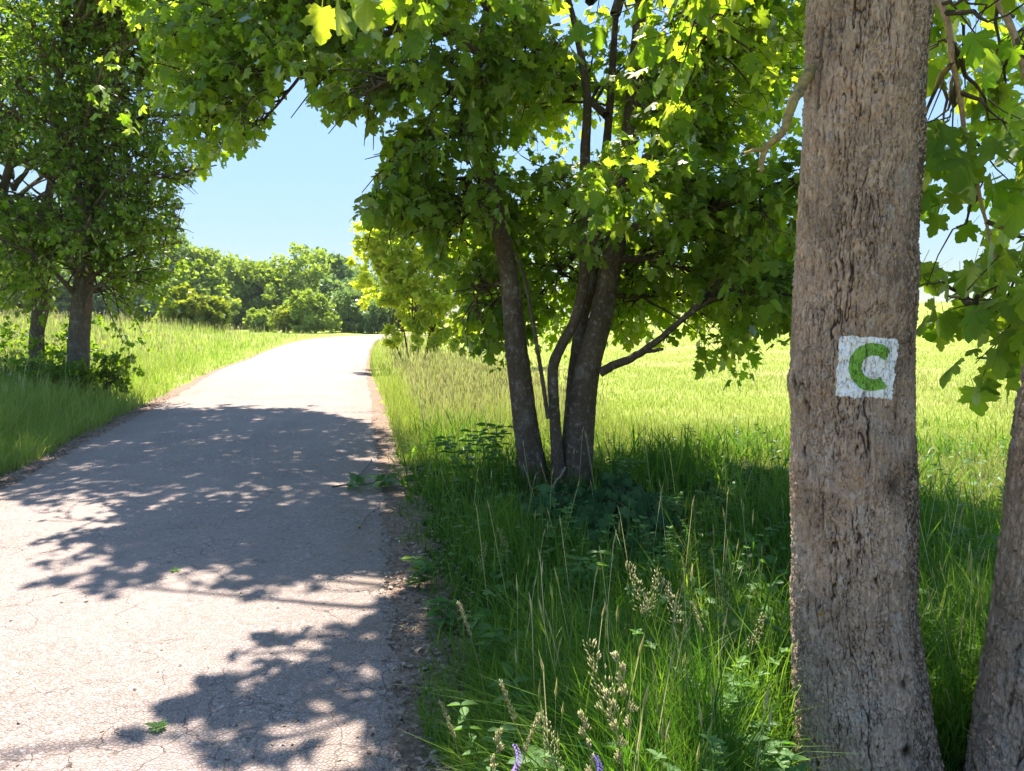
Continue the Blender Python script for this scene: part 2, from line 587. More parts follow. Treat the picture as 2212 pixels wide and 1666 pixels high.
def road_material():
    m, N, L, out = mat_new('old_asphalt')
    tc = N('ShaderNodeTexCoord').outputs['Object']
    v = N('ShaderNodeTexVoronoi', feature='F1')
    v.inputs['Scale'].default_value = 62
    v.inputs['Randomness'].default_value = 1.0
    L(tc, v.inputs['Vector'])
    v2 = N('ShaderNodeTexVoronoi', feature='DISTANCE_TO_EDGE')
    v2.inputs['Scale'].default_value = 62
    L(tc, v2.inputs['Vector'])
    sep = N('ShaderNodeSeparateColor')
    L(v.outputs['Color'], sep.inputs[0])
    n0 = noise(N, L, 0.55, 5, 0.62, tc)
    n1 = noise(N, L, 5.0, 6, 0.7, tc)
    n2 = noise(N, L, 220, 3, 0.6, tc)
    c = mixc(N, L, sep.outputs[0], (0.24, 0.186, 0.162), (0.355, 0.277, 0.24))
    c = mixc(N, L, maprange(N, L, sep.outputs[1], 0.9, 0.96, 0, 0.55), c, (0.10, 0.095, 0.09))
    c = mixc(N, L, maprange(N, L, sep.outputs[2], 0.88, 0.95, 0, 0.7), c, (0.47, 0.42, 0.39))
    c = mixc(N, L, maprange(N, L, v2.outputs['Distance'], 0.0, 0.10, 0.32, 0.0), c, (0.13, 0.12, 0.115))
    c = mixc(N, L, maprange(N, L, n0, 0.42, 0.62, 0, 0.55), c, (0.37, 0.295, 0.26))
    c = mixc(N, L, maprange(N, L, n1, 0.50, 0.75, 0, 0.4), c, (0.22, 0.195, 0.188))
    mpw = N('ShaderNodeMapping')
    mpw.inputs['Rotation'].default_value = (0, 0, R(-12))
    mpw.inputs['Scale'].default_value = (1.4, 0.12, 1)
    L(tc, mpw.inputs[0])
    nw = noise(N, L, 1.0, 5, 0.6, mpw.outputs[0])
    c = mixc(N, L, maprange(N, L, nw, 0.48, 0.66, 0, 0.35), c, (0.22, 0.19, 0.185))
    ns_ = noise(N, L, 26, 2, 0.5, tc)
    c = mixc(N, L, maprange(N, L, ns_, 0.70, 0.76, 0, 0.75), c, (0.11, 0.085, 0.07))
    # crazing cracks, broken up by noise
    wv = N('ShaderNodeVectorMath', operation='ADD')
    nv = N('ShaderNodeTexNoise')
    nv.inputs['Scale'].default_value = 3.0
    nv.inputs['Detail'].default_value = 5
    L(tc, nv.inputs['Vector'])
    sv = N('ShaderNodeVectorMath', operation='SCALE')
    sv.inputs['Scale'].default_value = 0.30
    L(nv.outputs['Color'], sv.inputs[0])
    L(tc, wv.inputs[0])
    L(sv.outputs[0], wv.inputs[1])
    cr = N('ShaderNodeTexVoronoi', feature='DISTANCE_TO_EDGE')
    cr.inputs['Scale'].default_value = 4.6
    L(wv.outputs[0], cr.inputs['Vector'])
    n3 = noise(N, L, 1.3, 4, 0.6, tc)
    edge = N('ShaderNodeAttribute', attribute_name='edge').outputs['Fac']
    amount = math_(N, L, 'ADD', maprange(N, L, n3, 0.48, 0.60), math_(N, L, 'MULTIPLY', edge, 0.8), clamp=True)
    jag = math_(N, L, 'MULTIPLY', n2, 0.03)
    ck = maprange(N, L, math_(N, L, 'ADD', cr.outputs['Distance'], jag), 0.010, 0.026, 1.0, 0.0)
    ck = math_(N, L, 'MULTIPLY', ck, amount)
    c = mixc(N, L, math_(N, L, 'MULTIPLY', ck, 0.8), c, (0.055, 0.05, 0.045))
    # sandy dirt washed over the margins
    nd = noise(N, L, 2.2, 5, 0.65, tc)
    dirt = math_(N, L, 'MULTIPLY', edge, maprange(N, L, nd, 0.35, 0.65), clamp=True)
    c = mixc(N, L, math_(N, L, 'MULTIPLY', dirt, 0.75), c, (0.27, 0.20, 0.15))
    b = N('ShaderNodeBsdfPrincipled')
    b.inputs['Roughness'].default_value = 0.82
    b.inputs['Specular IOR Level'].default_value = 0.3
    L(c, b.inputs['Base Color'])
    h = math_(N, L, 'ADD', math_(N, L, 'MULTIPLY', maprange(N, L, v2.outputs['Distance'], 0.0, 0.25), 0.8), math_(N, L, 'MULTIPLY', sep.outputs[1], 0.9))
    h = math_(N, L, 'ADD', h, math_(N, L, 'MULTIPLY', n2, 0.35))
    h = math_(N, L, 'SUBTRACT', h, math_(N, L, 'MULTIPLY', ck, 2.5))
    bp = N('ShaderNodeBump')
    bp.inputs['Strength'].default_value = 0.9
    bp.inputs['Distance'].default_value = 0.0075
    L(h, bp.inputs['Height'])
    L(bp.outputs[0], b.inputs['Normal'])
    L(b.outputs[0], out.inputs[0])
    return m


M['road'] = road_material()


def dirt_material():
    m, N, L, out = mat_new('shoulder_dirt')
    tc = N('ShaderNodeTexCoord').outputs['Object']
    n1 = noise(N, L, 30, 6, 0.75, tc)
    n2 = noise(N, L, 3, 4, 0.6, tc)
    c = mixc(N, L, maprange(N, L, n1, 0.35, 0.68), (0.10, 0.072, 0.055), (0.32, 0.235, 0.18))
    c = mixc(N, L, maprange(N, L, n2, 0.40, 0.65, 0, 0.6), c, (0.28, 0.20, 0.15))
    b = N('ShaderNodeBsdfDiffuse')
    L(c, b.inputs[0])
    bp = N('ShaderNodeBump')
    bp.inputs['Strength'].default_value = 1.0
    bp.inputs['Distance'].default_value = 0.015
    L(n1, bp.inputs['Height'])
    L(bp.outputs[0], b.inputs['Normal'])
    L(b.outputs[0], out.inputs[0])
    return m


M['dirt'] = dirt_material()

# ------------------------------------------------------------------ terrain, road
LE = [(-1.75, -14), (-2.95, -1.0), (-3.9, 3.2), (-4.72, 7.2), (-5.5, 10.15), (-6.7, 15.2), (-8.9, 23.5), (-10.3, 30.5), (-13.0, 43), (-15.3, 57), (-15.6, 68), (-12.0, 79), (-2, 87), (15, 92), (40, 95)]
RE = [(2.6, -14), (0.25, -1.0), (-0.50, 3.2), (-1.24, 7.2), (-1.82, 10.15), (-2.8, 15.2), (-4.45, 23.5), (-5.7, 30.5), (-7.8, 43), (-9.8, 57), (-9.6, 66), (-6.6, 73), (1, 80), (17, 86), (40, 89.5)]
LEs, REs = resample(LE, 420), resample(RE, 420)


def xl(y):
    k = LEs[:, 1] < 66
    return np.interp(y, LEs[k, 1], LEs[k, 0])


def xr(y):
    k = REs[:, 1] < 66
    return np.interp(y, REs[k, 1], REs[k, 0])


def hgt(x, y):
    x, y = np.asarray(x, float), np.asarray(y, float)
    dl, dr = xl(y) - x, x - xr(y)
    h = 1.05 * ss(0.6, 11, dl) * ss(4, 16, y) * (1 - ss(45, 75, y)) + 0.05 * ss(0.2, 0.9, dl)
    h = h + 0.05 * ss(0.25, 1.0, dr)
    h = h + 3.1 * ss(9, 72, y) * ss(-4, 40, x) * (1 - 0.75 * ss(70, 84, y) * (1 - ss(120, 200, y)))
    h = h + 0.04 * (vnoise(x * 0.5 + 40, y * 0.5 + 40, 256, 2) - 0.5) * (ss(0.3, 1.5, dl) + ss(0.3, 1.5, dr))
    return h


def axis(lo, hi, n, k):
    t = np.linspace(-1, 1, n)
    s = np.sinh(k * t) / math.sinh(k)
    return np.where(s < 0, -s * lo, s * hi)


gx = axis(-420, 420, 261, 5.2)
gy = np.concatenate([np.linspace(-40, 0, 30, endpoint=False), 700 * np.sinh(5.4 * np.linspace(0, 1, 230)) / math.sinh(5.4)])
X, Y = np.meshgrid(gx, gy, indexing='ij')
Z = hgt(X, Y)
_in = (ss(-0.15, 0.05, -(xl(Y) - X)) * ss(-0.15, 0.05, -(X - xr(Y)))) * (Y < 66)
_far = ss(62, 70, Y) * (1 - ss(100, 110, Y)) * (X > -18) * (X < 42)
Z = Z - 0.03 * _in - 0.06 * _far
nx, ny = X.shape
i, j = np.meshgrid(np.arange(nx - 1), np.arange(ny - 1), indexing='ij')
F = np.stack([i * ny + j, (i + 1) * ny + j, (i + 1) * ny + j + 1, i * ny + j + 1], -1).reshape(-1, 4)
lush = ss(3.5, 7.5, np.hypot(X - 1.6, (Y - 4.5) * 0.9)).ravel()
mb = MB()
mb.add(np.stack([X, Y, Z], -1).reshape(-1, 3), F, lush=lush)
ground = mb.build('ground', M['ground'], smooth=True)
tag(ground, 'meadow ground rising gently to the right', 'ground', kind='structure')

# road sheet with worn, wavering edges
nl, nc = 420, 17
tt = np.linspace(0, 1, nc)
wob = 0.07 * (vnoise(np.arange(nl) * 0.9, np.zeros(nl), 256, 3) - 0.5) + 0.05 * (vnoise(np.arange(nl) * 2.7, np.zeros(nl), 256, 5) - 0.5)
wob2 = 0.07 * (vnoise(np.arange(nl) * 0.8, np.ones(nl) * 9, 256, 4) - 0.5) + 0.05 * (vnoise(np.arange(nl) * 2.9, np.ones(nl) * 3, 256, 6) - 0.5)
A_ = LEs.copy(); A_[:, 0] += wob
B_ = REs.copy(); B_[:, 0] += wob2
P = A_[:, None, :] * (1 - tt)[None, :, None] + B_[:, None, :] * tt[None, :, None]
zr = hgt(P[..., 0], P[..., 1]) + 0.012 + 0.035 * (1 - (2 * tt - 1) ** 2)[None, :] + 0.02 * ss(30, 60, P[..., 1])
i, j = np.meshgrid(np.arange(nl - 1), np.arange(nc - 1), indexing='ij')
F = np.stack([i * nc + j, i * nc + j + 1, (i + 1) * nc + j + 1, (i + 1) * nc + j], -1).reshape(-1, 4)
edge = np.broadcast_to(np.maximum(ss(0.82, 1.0, tt), ss(0.86, 1.0, 1 - tt))[None, :], (nl, nc)).ravel()
mb = MB()
mb.add(np.dstack([P, zr]).reshape(-1, 3), F, edge=edge)
road = mb.build('road', M['road'], smooth=True)
tag(road, 'cracked pale asphalt farm lane curving right', 'road', kind='structure')


def shoulder(name, E, side, label, w0):
    n = len(E)
    k = np.arange(n)
    w = w0 + 0.22 * (vnoise(k * 0.7, k * 0 + side + 4, 256, 8) - 0.4) + 0.12 * (vnoise(k * 2.3, k * 0 + side + 7, 256, 9) - 0.5)
    w = np.maximum(w, 0.05) * (1 - 0.55 * ss(10, 28, E[:, 1]))
    cols = np.array([-0.12, 0.0, 0.33, 0.66, 1.0])
    off = np.where(cols[None, :] < 0, cols[None, :], cols[None, :] * w[:, None]) * side
    px = E[:, 0][:, None] + off
    py = np.repeat(E[:, 1][:, None], 5, 1)
    pz = hgt(px, py) + 0.008 * np.array([0.2, 1, 1.3, 1.2, 0.2])[None, :] + 0.018 * (vnoise(px * 7 + 50, py * 7 + 50, 256, 3) - 0.4) * np.array([0, 1, 1, 1, 0])[None, :]
    i, j = np.meshgrid(np.arange(n - 1), np.arange(4), indexing='ij')
    F = np.stack([i * 5 + j, i * 5 + j + 1, (i + 1) * 5 + j + 1, (i + 1) * 5 + j], -1).reshape(-1, 4)
    mb = MB()
    mb.add(np.dstack([px, py, pz]).reshape(-1, 3), F if side > 0 else F[:, ::-1])
    o = mb.build(name, M['dirt'], smooth=True)
    return tag(o, label, 'shoulder', kind='structure')


k60 = REs[:, 1] < 62
shoulder('shoulder_right', REs[k60], 1, 'brown dirt shoulder along the right road edge', 0.27)
shoulder('shoulder_left', LEs[LEs[:, 1] < 62], -1, 'brown dirt shoulder along the left road edge', 0.33)

# ------------------------------------------------------------------ leaf shapes
HALF_FULL = [(0.10, -0.05), (0.22, -0.11), (0.30, -0.03), (0.37, -0.07), (0.48, 0.02), (0.40, 0.10), (0.41, 0.16), (0.33, 0.21),
             (0.47, 0.27), (0.50, 0.35), (0.64, 0.45), (0.52, 0.48), (0.47, 0.55), (0.38, 0.51), (0.24, 0.50),
             (0.27, 0.62), (0.31, 0.67), (0.26, 0.77), (0.19, 0.80), (0.15, 0.90)]
HALF_MID = [(0.22, -0.10), (0.48, 0.02), (0.35, 0.20), (0.64, 0.45), (0.46, 0.53), (0.24, 0.50), (0.30, 0.68), (0.16, 0.86)]
HALF_LOW = [(0.34, -0.05), (0.35, 0.18), (0.62, 0.45), (0.25, 0.48), (0.26, 0.72)]


def leaf_shape(half, droop, fold, curl, petiole=True):
    right = [(0, 0)] + half + [(0, 1.0)]
    left = [(-x, y) for x, y in half[::-1]]
    o = np.array(right + left, float)
    o[:, 0] *= 1 + 0.06 * curl
    c = np.array([[0, 0.16]])
    p = np.vstack([c, o])
    z = -droop * (p[:, 0] ** 2) * 0.9 - droop * np.clip(p[:, 1] - 0.2, 0, 2) ** 2 * 0.5 + fold * np.abs(p[:, 0]) + curl * 0.10 * np.sin(p[:, 0] * 6 + p[:, 1] * 4)
    V = np.column_stack([p, z])
    n = len(o)
    k = np.arange(n)
    F = np.stack([np.zeros(n, int), 1 + k, 1 + (k + 1) % n], 1)
    if petiole:
        b = len(V)
        V = np.vstack([V, [[-0.012, 0.01, 0.0], [0.012, 0.01, 0.0], [0.010, -0.45, 0.13], [-0.010, -0.45, 0.13]]])
        F = np.vstack([F, [[b, b + 2, b + 1], [b, b + 3, b + 2]]])
    return V, F


def shapes(half, n, petiole=True, s=3):
    r = np.random.default_rng(s)
    return [leaf_shape(half, r.uniform(0.1, 1.1), r.uniform(-0.15, 0.45), r.uniform(-1.6, 1.6), petiole) for _ in range(n)]


LEAF_FULL = shapes(HALF_FULL, 8)
LEAF_MID = shapes(HALF_MID, 6)
LEAF_LOW = shapes(HALF_LOW, 5, False)
OVAL = []
for q in range(4):
    pts = np.array([(0, 0), (0.18, 0.15), (0.27, 0.4), (0.2, 0.7), (0, 1), (-0.2, 0.7), (-0.27, 0.4), (-0.18, 0.15)], float)
    z = -0.25 * (pts[:, 1] - 0.3) ** 2 + 0.35 * np.abs(pts[:, 0])
    OVAL.append((np.column_stack([pts, z]), np.array([(0, 1, 2), (0, 2, 3), (0, 3, 4), (0, 4, 5), (0, 5, 6), (0, 6, 7)])))
CARD = [(np.array([(-0.5, 0, 0), (0.5, 0.1, 0.05), (0.35, 1, -0.1), (-0.4, 0.85, 0.1)], float), np.array([(0, 1, 2), (0, 2, 3)]))]


def frames(T, U):
    """orthonormal frames: Y along T, Z near U"""
    T = T / np.maximum(np.linalg.norm(T, axis=1, keepdims=True), 1e-9)
    Zv = U - (U * T).sum(1, keepdims=True) * T
    Zv /= np.maximum(np.linalg.norm(Zv, axis=1, keepdims=True), 1e-9)
    Xv = np.cross(T, Zv)
    return np.stack([Xv, T, Zv], 2)          # columns


def add_leaves(mb, shp, P, Fm, S, var, r):
    if len(P) == 0:
        return
    pick = r.integers(0, len(shp), len(P))
    for k, (V, F) in enumerate(shp):
        m = pick == k
        n = int(m.sum())
        if not n:
            continue
        W = np.einsum('nij,vj->nvi', Fm[m], V) * S[m][:, None, None] + P[m][:, None, :]
        FF = (F[None] + (np.arange(n) * len(V))[:, None, None]).reshape(-1, 3)
        mb.add(W.reshape(-1, 3), FF, var=np.repeat(var[m], len(V)), lc=np.tile(V, (n, 1)))


LEAF_OBJ_MESH = {}


def leaf_mesh(k, kind, mat):
    key = (k, kind, mat)
    if key not in LEAF_OBJ_MESH:
        shp = {'full': LEAF_FULL, 'mid': LEAF_MID, 'low': LEAF_LOW}[kind]
        V, F = shp[k % len(shp)]
        m = MB()
        m.add(V, F, var=np.full(len(V), ((k * 37) % 16) / 15.0), lc=V)
        LEAF_OBJ_MESH[key] = m.mesh('leaf', M[mat])
    return LEAF_OBJ_MESH[key]


# where the ground must stay sunlit / where the sky shows: crowns are shaped round these
LIT_FAR = [(-60, 14.6), (-7.3, 14.6), (-5.6, 14.2), (-3.8, 13.2), (-2.3, 11.6), (-1.4, 9.9), (0.2, 9.6), (1.3, 8.7), (2.6, 7.5), (3.9, 5.8), (7, 3), (60, 2), (60, 90), (-60, 90)]
LIT_NEAR = [onground(*q)[:2] for q in ((-80, 1205), (140, 1300), (330, 1300), (430, 1255), (500, 1320), (640, 1290), (800, 1235), (860, 1300), (800, 1335), (480, 1400), (440, 1500), (235, 1580), (285, 1720), (-200, 1720))]
LIT_STREAK = [onground(*q)[:2] for q in ((-80, 1130), (190, 1118), (300, 1150), (60, 1175), (-80, 1190))]
SKY = [(395, 545), (385, 420), (440, 370), (505, 330), (575, 275), (592, 190), (610, 140), (650, 150), (690, 235), (735, 262), (800, 255), (832, 310), (828, 390), (785, 425), (757, 505), (752, 600), (600, 600)]
BUSHWIN = [(745, 462), (850, 478), (925, 520), (990, 640), (1000, 790), (690, 790), (690, 560)]
LIT_SPOTS = [(0.26, 1.35, 0.26), (0.35, 1.75, 0.16), (0.98, 2.15, 0.24), (0.75, 2.5, 0.14), (-0.05, 2.0, 0.12), (0.1, 3.0, 0.13), (0.6, 3.4, 0.10), (-0.62, 4.35, 0.20), (-1.35, 8.4, 0.16), (1.9, 6.6, 0.12)]
SKY3 = [(-10, 340), (50, 352), (125, 380), (118, 425), (60, 418), (-10, 405)]
SKY2 = [(1990, 470), (2070, 455), (2135, 500), (2110, 575), (1990, 590)]


def shadow(p):
    k = p[..., 2] / SUNV[2]
    return p[..., 0] - SUNV[0] * k, p[..., 1] - SUNV[1] * k


def keep(p, soft=0.97, r=random):
    p = np.asarray(p, float)
    px, py, d = project(p)
    if p[1] > 0.3 and (in_poly(px, py, SKY) or in_poly(px, py, SKY2) or in_poly(px, py, SKY3)):
        return False
    if p[1] > 0.3 and p[1] < 2.75 and 1660 < px < 2045:
        return False
    if p[1] > 0.3 and p[1] < 2.2 and py > -150:
        return False
    if p[1] > 0.3 and p[2] < 2.3 and px < 1000 and py > 620 and p[1] < 11:
        return False
    if in_poly(px, py, BUSHWIN) and p[1] < 12:
        return False
    if p[1] > 12 and 125 < px < 232 and py > 560 + 30 * r.random():
        return False
    sx, sy = shadow(p)
    if 2.0 < sy < 4.3 and sx < -0.35 and vnoise(sx * 7 + 50, sy * 7 + 50, 256, 3) > 0.62:
        return False
    for ax, ay, ar in LIT_SPOTS:
        if (sx - ax) ** 2 + (sy - ay) ** 2 < (ar + 0.06) ** 2:
            return False
    if (in_poly(sx, sy, LIT_FAR) or in_poly(sx, sy, LIT_NEAR) or in_poly(sx, sy, LIT_STREAK)) and r.random() < soft:
        return False
    return True


def rvec(r):
    v = r.normal(size=3)
    return v / np.linalg.norm(v)


class Tree:
    def __init__(self, name, loc, label, cat='tree', group=None, seed=1, bark='bark', leafmat='maple'):
        self.root = empty(name, loc, label, cat, group)
        self.r = np.random.default_rng(seed)
        self.twigs = MB()
        self.ntw = 0
        self.P, self.T, self.U, self.S = [], [], [], []
        self.bark, self.leafmat = bark, leafmat

    def limb(self, pts, r0, r1, sides=8, name='limb'):
        n = max(6, int(len(pts) * 5))
        q = resample(pts, n)
        rr = np.linspace(r0, r1, n)
        q[1:-1] += self.r.normal(size=(n - 2, 3)) * r0 * 0.12
        V, F = tube(q, rr, sides)
        m = MB()
        m.add(V, F, bark=np.ones(len(V)) * 0.8, plate=self.r.random(len(V)))
        return m.build(name, M[self.bark], self.root, smooth=True)

    def leaf(self, p, out, size, hang):
        r = self.r
        t = out * r.uniform(0.3, 1.0) + np.array([0, 0, -1]) * r.uniform(0.15, 1.0) * hang + rvec(r) * 0.45
        u = np.array([0, 0, 1.0]) + rvec(r) * 0.55 + out * 0.35
        self.P.append(p); self.T.append(t); self.U.append(u)
        self.S.append(size * r.uniform(0.45, 1.3))

    def spray(self, pts, n_side, len2, leaf, t0=0.15, up=0.25, hang=1.0, tw=0.11, soft=0.97, flat=0.6, npair=2, check=True, droop=0.25):
        """side branches with leafy twigs along one bough"""
        r = self.r
        q = resample(pts, 40)
        tan = np.gradient(q, axis=0)
        for _ in range(n_side):
            t = r.uniform(t0, 1.0)
            k = min(39, int(t * 39))
            p0, T = q[k], nrm(tan[k])
            side = np.cross(T, [0, 0, 1.0])
            side = nrm(side + 1e-6) * (1 if r.random() < 0.5 else -1)
            d = nrm(T * r.uniform(0.2, 0.9) + side * r.uniform(0.2, 1.0) + np.array([0, 0, 1.0]) * (up + r.normal() * (1 - flat)) + rvec(r) * 0.35)
            ln = len2 * r.uniform(0.5, 1.2) * (1.1 - 0.5 * t)
            s = np.linspace(0, 1, 6)[:, None] * ln
            bp = p0 + d * s + np.array([0, 0, -1.0]) * droop * (s ** 2) / max(ln, .3) + np.cumsum(r.normal(size=(6, 3)) * 0.02, 0) * (s > 0)
            if check and not keep(bp[3], soft, r):
                continue
            V, F = tube(bp, np.linspace(0.015, 0.004, 6) * (0.6 + 0.5 * ln), 5)
            self.twigs.add(V, F)
            nt = max(2, int(ln / tw))
            for _k in range(nt):
                u = r.uniform(0.2, 1.0) if _k else 1.0
                f = u * 5
                a = min(4, int(f))
                b0 = bp[a] + (bp[a + 1] - bp[a]) * (f - a)
                td = nrm(d * 0.7 + rvec(r) * 0.8 + np.array([0, 0, -0.15]))
                tl = r.uniform(0.10, 0.30)
                tip = b0 + td * tl + np.array([0, 0, -0.03])
                if check and not keep(tip, soft, r):
                    continue
                V, F = tube(np.array([b0, (b0 + tip) / 2 + rvec(r) * 0.015, tip]), [0.004, 0.003, 0.002], 3)
                self.twigs.add(V, F)
                for q_ in range(npair):
                    c = b0 + (tip - b0) * (1 - 0.45 * q_)
                    o = np.cross(td, rvec(r))
                    o = nrm(o)
                    for sgn in (1, -1):
                        oo = nrm(o * sgn + td * 0.6)
                        pet = leaf * 0.5
                        self.leaf(c + oo * pet + np.array([0, 0, -0.1]) * pet, oo, leaf, hang)

    def finish(self, single=300, near=2.0, lod=((6.0, 'full'), (99, 'mid')), objkind='full', hmax=None):
        r = self.r
        if self.twigs.n:
            self.twigs.build('twigs', M['twig'], self.root)['kind'] = 'stuff'
        P, T, U, S = (np.array(a) for a in (self.P, self.T, self.U, self.S))
        Fm = frames(T, U)
        var = np.clip(r.normal(0.45, 0.25, len(P)), 0, 1)
        px, py, d = project(P)
        vis = (px > 5) & (px < 2207) & (py > 5) & (py < 1660) & (P[:, 1] > 0.5)
        appar = np.where(vis, S / d, -1)
        order = np.argsort(-appar)
        one = order[:single][appar[order[:single]] > 0]
        rest = np.ones(len(P), bool)
        rest[one] = False
        mb = MB()
        lo = 0
        for hi, kind in lod:
            m = rest & (d >= lo) & (d < hi)
            add_leaves(mb, {'full': LEAF_FULL, 'mid': LEAF_MID, 'low': LEAF_LOW}[kind], P[m], Fm[m], S[m], var[m], r)
            lo = hi
        cr = mb.build('crown', M[self.leafmat], self.root)
        cr['kind'] = 'stuff'
        o0 = np.array(self.root['_o'])
        for c, k in enumerate(one):
            ob = bpy.data.objects.new('leaf', leaf_mesh(int(r.integers(0, 16)), objkind, self.leafmat))
            col.objects.link(ob)
            ob.parent = self.root
            m3 = Matrix([[float(v) for v in row] for row in Fm[k]])
            ob.matrix_basis = Matrix.LocRotScale(Vector((P[k] - o0).tolist()), m3.to_quaternion(), Vector((float(S[k]),) * 3))
        return len(P)


# ------------------------------------------------------------------ bark surfaces
def bark_grid(center, radius, zs, th, pu, cell_h, depth, seed, extra=None):
    """returns displaced grid positions (nz, nt, 3) and the bark height 0..1"""
    TH, ZZ = np.meshgrid(th, zs)
    u = (TH / (2 * np.pi)) * pu
    v = ZZ / cell_h
    wu = 0.55 * (vnoise(u * 0.7, v * 0.9, int(pu * 0.7), seed + 1) - 0.5) + 0.25 * (vnoise(u * 2, v * 4, int(pu * 2), seed + 2) - 0.5)
    wv = 0.9 * (vnoise(u * 1.0, v * 0.8, pu, seed + 3) - 0.5)
    g1, g2, gid = worley(u * 1.7 + wu * 1.5, v * 1.5 + wv, int(pu * 1.7), seed + 4)
    k1, k2, kid = worley(u * 3.6 + wu * 3, v * 4.5 + wv, int(pu * 3.6), seed + 5)
    a = 0.7 * vnoise(u * 1.3 + wu, v * 0.15, int(pu * 1.3), seed + 8) + 0.3 * vnoise(u * 2.6 + wu * 2, v * 1.1, int(pu * 2.6), seed + 9)
    c1 = 1 - ss(0.0, 0.10, np.abs(a - 0.5) * 2)
    msk = ss(0.25, 0.50, vnoise(u * 0.45, v * 0.5, int(pu * 0.45), seed + 10))
    b = 0.65 * vnoise(u * 2.4 + wu * 2, v * 0.8 + wv, int(pu * 2.4), seed + 11) + 0.35 * vnoise(u * 4.2, v * 1.8, int(pu * 4.2), seed + 12)
    c2 = 1 - ss(0.0, 0.08, np.abs(b - 0.5) * 2)
    msk2 = ss(0.3, 0.6, vnoise(u * 0.8, v * 0.9, int(pu * 0.8), seed + 13))
    c3 = (1 - ss(0.0, 0.16, g2 - g1)) * ss(0.45, 0.65, vnoise(u * 0.6, v * 0.6, int(pu * 0.6), seed + 14))
    crack = np.maximum(np.maximum(c1 * (0.25 + 0.75 * msk), 0.75 * c2 * msk2), 0.55 * c3)
    h = (1 - crack) * (0.72 + 0.18 * gid + 0.10 * kid)
    big = vnoise(u * 0.25, v * 0.25, max(1, int(pu * 0.25)), seed + 6) - 0.5
    rough = vnoise(u * 6, v * 9, pu * 6, seed + 7) - 0.5
    disp = depth * (h - 0.7) + depth * 0.45 * (gid - 0.5) + depth * 0.16 * (kid - 0.5) + depth * 1.3 * big + depth * 0.30 * rough
    cid = kid
    scar = np.zeros_like(h)
    if extra is not None:
        d2, scar = extra(TH, ZZ)
        disp = disp + d2
    C = center(zs)
    rr = radius(zs)[:, None] + disp
    pos = np.dstack([C[:, 0][:, None] + rr * np.sin(TH), C[:, 1][:, None] - rr * np.cos(TH), ZZ])
    return pos, h, 0.5 * cid + 0.5 * gid, scar


def grid_faces(nz, nt, wrap=True):
    i, j = np.meshgrid(np.arange(nz - 1), np.arange(nt if wrap else nt - 1), indexing='ij')
    j2 = (j + 1) % nt
    return np.stack([i * nt + j, i * nt + j2, (i + 1) * nt + j2, (i + 1) * nt + j], -1).reshape(-1, 4)


FRONT = np.concatenate([np.linspace(R(-108), R(108), 290, endpoint=False), np.linspace(R(108), R(252), 40, endpoint=False)])

# ------------------------------------------------------------------ the marked tree
TY = 2.45
zk = np.array([-0.1, 0.16, 0.6, 1.42, 2.5, 3.6, 5.0, 6.5])
ck = np.array([1.19, 1.166, 1.125, 1.088, 1.083, 1.10, 1.18, 1.25])
rk = np.array([0.250, 0.213, 0.190, 0.180, 0.170, 0.150, 0.11, 0.07])


def mcenter(z):
    return np.column_stack([np.interp(z, zk, ck), TY + 0.03 * np.sin(z * 1.3)])


def mradius(z):
    return np.interp(z, zk, rk)


def scr2trunk(px, py):
    """angle and height where the line of sight meets the marked trunk"""
    a, b = (px - 1106) / 1670, (833 - py) / 1670
    D = np.stack([a, CP + b * SP, -SP + b * CP], -1)
    k = np.full(np.shape(a), 2.25)
    for _ in range(8):
        z = CAM_H + D[..., 2] * k
        c = mcenter(np.ravel(z)).reshape(np.shape(z) + (2,))
        r_ = mradius(z)
        A = D[..., 0] ** 2 + D[..., 1] ** 2
        B = -(D[..., 0] * c[..., 0] + D[..., 1] * c[..., 1])
        Cc = c[..., 0] ** 2 + c[..., 1] ** 2 - r_ ** 2
        k = (-B - np.sqrt(np.maximum(B * B - A * Cc, 1e-6))) / A
    z = CAM_H + D[..., 2] * k
    c = mcenter(np.ravel(z)).reshape(np.shape(z) + (2,))
    th = np.arctan2(D[..., 0] * k - c[..., 0], -(D[..., 1] * k - c[..., 1]))
    return th, z


_sc = [scr2trunk(np.array(float(x)), np.array(float(y))) + (w, dp, dk) for x, y, w, dp, dk in
       ((1863, 243, 0.030, 0.010, 0.8), (1950, 1475, 0.020, -0.010, 1.0), (1957, 1620, 0.020, -0.010, 1.0), (1930, 1050, 0.040, -0.004, 0.75), (1795, 585, 0.008, -0.004, 0.9), (1724, 1000, 0.02, 0.006, 0.0))]


